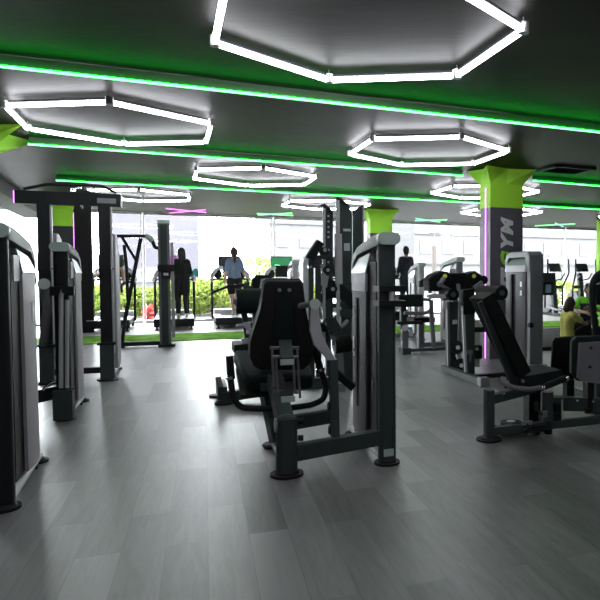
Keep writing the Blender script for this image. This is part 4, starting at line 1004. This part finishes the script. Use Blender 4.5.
    if shoes:
        for sd in 'LR':
            f0 = J['an'+sd]; ft = J.get('ft'+sd, f0+V((0,.17,-.05)))
            part('shoe', shoes, t, lambda b: (b.cap(f0-V((0,.03,.02)), f0-V((0,.03,.045)), .046, .046), b.cap(f0-V((0,.035,.045)), ft, .046, .036)), remesh=.01, rsmooth=4)
    if hairf:
        hm, style = hairf
        b = MB()
        b.ell(hd+upv*.024-fd*.018, (.094,.104,.116), RH, 20)
        b.ell(hd-fd*.047-upv*.01, (.086,.073,.106), RH, 16)
        if style == 'pony':
            b.chain([hd-fd*.09+upv*.03, hd-fd*.135-upv*.05, hd-fd*.12-upv*.17, hd-fd*.11-upv*.25], [.032,.042,.034,.012])
        if style == 'long':
            b.chain([hd-fd*.04, hd-fd*.06-upv*.13, hd-fd*.07-upv*.24], [.085,.075,.045])
            for sd in (-1,1): b.chain([hd+rx*sd*.05-fd*.02, hd+rx*sd*.065-fd*.03-upv*.18], [.045,.035])
        if style == 'bob':
            b.chain([hd-fd*.04, hd-fd*.07-upv*.10], [.09,.08])
            for sd in (-1,1): b.chain([hd+rx*sd*.055-fd*.01, hd+rx*sd*.075-upv*.12], [.04,.035])
        b.build('hair', hm, t, remesh=.009, rsmooth=2)
    if extra: extra(t, J)
    return t
def stand(h=1.65, lean=0):
    k = h/1.70
    J = dict(head=V((0,.03,1.58)), neck=V((0,-.005,1.43)), chest=V((0,0,1.26)), waist=V((0,.005,1.07)), hip=V((0,0,.93)),
      shL=V((-.140,0,1.375)), shR=V((.140,0,1.375)), elL=V((-.185,-.02,1.10)), elR=V((.185,-.02,1.10)), wrL=V((-.20,.06,.87)), wrR=V((.20,.06,.87)), torso=.86,
      hpL=V((-.085,0,.88)), hpR=V((.085,0,.88)), knL=V((-.09,.02,.49)), knR=V((.09,.02,.49)), anL=V((-.09,0,.085)), anR=V((.09,0,.085)))
    return {a: (v*k if isinstance(v, V) else v) for a, v in J.items()}
DZ = .256
def on_tm(i, fwd=.75, dx=0.0):
    o = tms[i]; return V((o.location.x, o.location.y, DZ)) + W*fwd + U*dx
# woman in blue, striding
J = stand(1.66)
J.update(wrL=V((-.25,-.16,.83)), elL=V((-.20,-.10,1.05)), hdL=V((-.1,-.2,-1)), elR=V((.21,.0,1.07)), wrR=V((.27,.22,1.0)), hdR=V((.2,1,0)), 
  knR=V((.07,.10,.47)), anR=V((.07,.16,.09)), knL=V((-.06,-.02,.46)), anL=V((-.05,-.20,.13)), ftL=V((-.05,-.06,.045)), head=V((.0,.03,1.54)))
figure('person', 'person walking on a treadmill in a blue grey t-shirt and black shorts', on_tm(2, .70, .05), YAW+.05, J, tops='blue', bots='cloth', hairf=('hair','pony'), sleeve=.75, leg=.62)
# woman in black, standing
J = stand(1.62)
J.update(elR=V((.19,.0,1.06)), wrR=V((.20,.22,1.0)), hdR=V((0,1,.2)), elL=V((-.19,.0,1.06)), wrL=V((-.19,.20,.98)), hdL=V((0,1,.2)), anL=V((-.08,-.05,.085)), anR=V((.10,.05,.085)))
figure('person', 'person on a treadmill dressed all in black, dark hair, partly behind a slim mast', on_tm(1, .55, .17), YAW, J, tops='cloth', bots='cloth', hairf=('hairb','long'), sleeve=1.95, leg=1.9)
# person behind the cable machine mast
def towel(t, J):
    part('towel', 'whitep', t, lambda b: b.slab([J['wrL']+V(p) for p in ((-.03,.05,.05),(-.22,.12,-.08),(-.26,.12,-.16),(-.14,.08,-.12),(.02,.05,-.04))], V((.01,.05,.01)), .012))
J = stand(1.66)
J.update(elL=V((-.24,.03,1.08)), wrL=V((-.28,.22,1.03)), hdL=V((0,1,.1)), elR=V((.23,-.03,1.09)), wrR=V((.24,.02,.85)))
figure('person', 'person in a black t-shirt with bare arms, hidden behind the cable machine mast', on_tm(0, .75, .02), YAW, J, tops='cloth', bots='navy', hairf=('hairb','bob'), sleeve=.5, leg=1.85, skin='skin2', extra=towel)
# person in dark clothes, right of the front tower
J = stand(1.76)
J.update(elL=V((-.20,.02,1.12)), wrL=V((-.18,.22,1.02)), hdL=V((0,1,0)))
figure('person', 'person in dark clothes with short hair standing on a treadmill behind the silver tower', on_tm(5, .65, .27), YAW, J, tops='navy', bots='navy', hairf=('hairb','short'), sleeve=1.9, leg=1.9, skin='skin2', shoes='cloth')
# seated person in yellow, seen from behind left, knees drawn up towards the right
P = at(568, 330, 11.2)
J = dict(head=V((.0,.06,.775)), neck=V((0,0,.63)), chest=V((0,-.02,.47)), waist=V((0,-.02,.29)), hip=V((0,0,.13)), face=V((0,1,-.25)), headup=V((0,.25,1)),
   shL=V((-.155,.0,.57)), shR=V((.155,.0,.57)), elL=V((-.20,.20,.42)), elR=V((.20,.22,.42)), wrL=V((-.12,.42,.36)), wrR=V((.10,.45,.36)), hdL=V((.1,1,-.2)), hdR=V((-.1,1,-.2)),
   hpL=V((-.085,.04,.11)), hpR=V((.085,.04,.11)), knL=V((-.10,.40,.38)), knR=V((.10,.42,.37)), anL=V((-.09,.62,.08)), anR=V((.09,.68,.08)), ftL=V((-.09,.78,.04)), ftR=V((.09,.84,.04)), torso=.9)
figure('person', 'person sitting on the rubber platform in a yellow t-shirt and black leggings, brown hair', (P.x, P.y, .06), math.radians(-62), J, tops='yel', bots='cloth', hairf=('hair','bob'), sleeve=.7, leg=1.9, shoes='shoe').scale = (.9,)*3
# low box the second person sits on
P2 = at(588, 330, 12.0)
o = MB().box((0,0,.14), (.5,.42,.28), bev=.02).build('step_box', 'rub'); o.location = (P2.x, P2.y, .06); o.scale = (.9,)*3; tag(o, 'black step box under the person in neon green at the right edge', 'step box')
J = dict(head=V((.0,.10,1.03)), neck=V((0,.03,.89)), chest=V((0,.0,.72)), waist=V((0,-.02,.54)), hip=V((0,-.02,.40)), face=V((-.05,1,-.25)), headup=V((0,.25,1)),
   shL=V((-.19,.02,.82)), shR=V((.19,.02,.82)), elL=V((-.24,.22,.62)), elR=V((.26,.22,.62)), wrL=V((-.05,.38,.66)), wrR=V((.02,.44,.58)), hdL=V((.6,.8,0)), hdR=V((-.6,.6,-.2)),
   hpL=V((-.09,.04,.37)), hpR=V((.09,.04,.37)), knL=V((-.16,.42,.40)), knR=V((.16,.42,.42)), anL=V((-.14,.46,.085)), anR=V((.14,.48,.085)), torso=1.05)
def panels(t, J):
    part('shirt_panel', 'navy', t, lambda b: b.box((0,.055,.58), (.31,.19,.34), bev=.07, seg=4))
figure('person', 'person in a neon green and black top with short dark hair, sitting facing the camera', (P2.x, P2.y, .06), math.radians(165), J, tops='neon', bots='cloth', hairf=('hairb','short'), sleeve=.8, leg=1.9, skin='skin', shoes='cloth', extra=panels).scale = (.9,)*3
# teal towel on the console by the woman in black
q_ = on_tm(1, 1.42, .40)
o = MB().slab([V((0,0,0)), V((.16,0,-.02)), V((.17,0,.10)), V((.10,0,.20)), V((.06,0,.19)), V((-.01,0,.08))], V((0,.06,0)), .02).build('towel', 'teal'); o.location = (q_.x, q_.y, 1.23); o.rotation_euler = (0,0,YAW)
tag(o, 'teal towel draped on the treadmill console beside the person in black', 'towel')

# ------------------------------------------------------------------ outdoors
b = MB(); b.slab([fw(-60,.3,-.05), fw(80,.3,-.05), fw(80,160,-.05), fw(-60,160,-.05)], V((0,0,-.1)), 0); o = b.build('ground', 'ground', smooth=False); tag(o, 'pale paving outside the windows', 'ground', kind='structure')
def shrub(P, rx, rz_, n, label, name='shrub', leafm='leaf', group='shrubs outside the windows', z0=.0):
    t = thing(name, label, name.split('_')[-1], P, 0, group)
    part('stem', 'trunk', t, lambda b: [b.tube([(0.05*i-.1, 0, 0), (random.uniform(-.4,.4)*rx, random.uniform(-.3,.3)*rx, z0+rz_*1.2)], .025, seg=6) for i in range(5)])
    b = MB()
    for _ in range(n):
        a = random.uniform(0, 2*PI); ph = math.acos(random.uniform(-1, 1)); r = random.uniform(.55, 1)**.5
        c = V((rx*r*math.sin(ph)*math.cos(a), rx*.8*r*math.sin(ph)*math.sin(a), z0 + rz_ + rz_*r*math.cos(ph)))
        d = V((random.gauss(0,1), random.gauss(0,1), random.gauss(0,1))).normalized(); e = d.orthogonal().normalized(); s = random.uniform(.06, .12)
        b._add([c-d*s, c+e*s*.45, c+d*s, c-e*s*.45], [(0,1,2,3)])
    b.build('foliage', leafm, t, smooth=False)
    return t
sh = [(128, 1.25, .48, 'left of the mast'), (152, 1.2, .42, 'between the left treadmills'), (185, 1.2, .55, 'behind the person in black'), (207, 1.3, .58, 'between the two walkers'), (232, 1.2, .62, 'behind the striding walker'), (262, 1.2, .55, 'right of the striding walker'), (296, 1.2, .5, 'behind the silver tower'), (95, 1.2, .5, 'left of the cable machine mast')]
for i, (px, rx, rzz, lb) in enumerate(sh):
    P = at(px, 300, 20.3 + (px-190)*.010 + (i % 2)*1.2)
    shrub((P.x, P.y, -.05), rx, rzz, 1500, 'sunlit green shrub outside the glass, ' + lb)
P = at(149, 322, 18.7); shrub((P.x, P.y, -.05), .16, .20, 110, 'small red flowering shrub outside between the left treadmills', 'flowering_shrub', 'red')
P = at(546, 300, 27); shrub((P.x, P.y, -.05), 1.6, .55, 1200, 'low yellow green shrub outside behind the elliptical trainers')
# young tree with pale crown near the walker
P = at(257, 300, 24); shrub((P.x, P.y, -.05), .9, .7, 500, 'small tree crown outside right of the striding walker', 'young_tree', 'leaf', 'trees outside the windows', z0=.6)
# buildings
def building(P, w, d, h, m, label, floors, cols, wm, yaw=BY, z0=0, lines=True):
    t = thing('building', label, 'building', P, yaw)
    part('wall', m, t, lambda b: b.box((0, d/2, h/2), (w, d, h), bev=0))
    if cols:
        for i in range(floors):
            z = h*(i+.55)/floors
            part('window_row', wm, t, lambda b: [b.box((-w/2+w*(j+.5)/cols, -.02, z), (w/cols*.5, .08, h/floors*.45), bev=0) for j in range(cols)])
        part('floor_line', 'fline', t, lambda b: [b.box((0,-.06,h*(i+1)/floors), (w,.14,.12), bev=0) for i in range(floors)])
    return t
PB = at(575, 300, 48); building((PB.x, PB.y, -.05), 26, 8, 18, 'facade', 'white apartment facade with a faint grid of windows, seen at the right', 9, 16, 'fwin')
PB = at(306, 300, 42); building((PB.x, PB.y, -.05), 4.6, 6, 16, 'facade', 'pale building faintly seen in the middle between treadmill screen and rig', 7, 3, 'fwin')
PB = at(152, 300, 36); building((PB.x, PB.y, -.05), 5.0, 5, 14, 'facadeb', 'lilac grey screened building behind the left treadmills', 7, 0, 'fwin')
# pale arched tent
PT = at(158, 300, 30)
t = thing('tent', 'white arched tent outside behind the left treadmills', 'tent', (PT.x, PT.y, -.05), BY)
part('canopy', 'facade', t, lambda b: b.slab([V((-1.5*math.cos(a), 0, .9+.75*math.sin(a))) for a in [i*PI/10 for i in range(11)]], V((0,2,0)), .05))
part('tent_wall', 'fwin', t, lambda b: b.box((0,1,.45), (3.0,1.9,.9), bev=.02))
PL = at(236, 300, 33); zl = at(236, 243, 33).z
t = thing('street_lamp', 'slender street lamp outside above the striding walker', 'street lamp', (PL.x, PL.y, -.05))
part('pole', 'fline', t, lambda b: b.tube([(0,0,0), (0,0,zl-.3), (-.25,0,zl+.05)], .05)); part('lamp_head', 'fline', t, lambda b: b.box((-.35,0,zl+.07), (.3,.12,.08), bev=.03))
PL = at(434.5, 300, 38); zl = at(434, 214, 38).z; zm = at(434, 245, 38).z
t = thing('utility_pole', 'thin brown utility pole outside left of the lettered column', 'pole', (PL.x, PL.y, -.05))
part('pole', 'pole', t, lambda b: b.tube([(0,0,0), (0,0,zm)], .13)); part('mast', 'fline', t, lambda b: (b.tube([(0,0,zm), (0,0,zl)], .04), b.tube([(-.3,0,at(434,232,38).z), (.3,0,at(434,232,38).z)], .05)))
def wire(p0, p1, d0, d1, label):
    a, c = at(*p0, d0), at(*p1, d1)
    o = MB().tube([a, c], .018, seg=6).build('guy_wire', 'fline'); tag(o, label, 'wire')
wire((210,212), (271,262), 22, 22, 'thin slanted wire outside right of the striding walker')
wire((322,218), (345,240), 22, 22, 'thin slanted wire outside left of the tall rig')
wire((412,262), (426,248), 24, 24, 'short slanted wire outside left of the utility pole')

# ------------------------------------------------------------------ sky and render view
w = bpy.data.worlds.new('sky'); sc.world = w; w.use_nodes = True; nt = w.node_tree
bg = nt.nodes['Background']; bg.inputs['Strength'].default_value = 40.0
tc = nt.nodes.new('ShaderNodeTexCoord'); n = nt.nodes.new('ShaderNodeTexNoise'); n.inputs['Scale'].default_value = 1.5; n.inputs['Detail'].default_value = 4
nt.links.new(tc.outputs['Generated'], n.inputs['Vector'])
r = nt.nodes.new('ShaderNodeValToRGB'); r.color_ramp.elements[0].color = (.88,.93,1,1); r.color_ramp.elements[1].color = (1,1,1,1)
nt.links.new(n.outputs['Fac'], r.inputs['Fac']); nt.links.new(r.outputs['Color'], bg.inputs['Color'])
sc.view_settings.view_transform = 'Standard'; sc.view_settings.look = 'None'; sc.view_settings.exposure = 0; sc.view_settings.gamma = 1
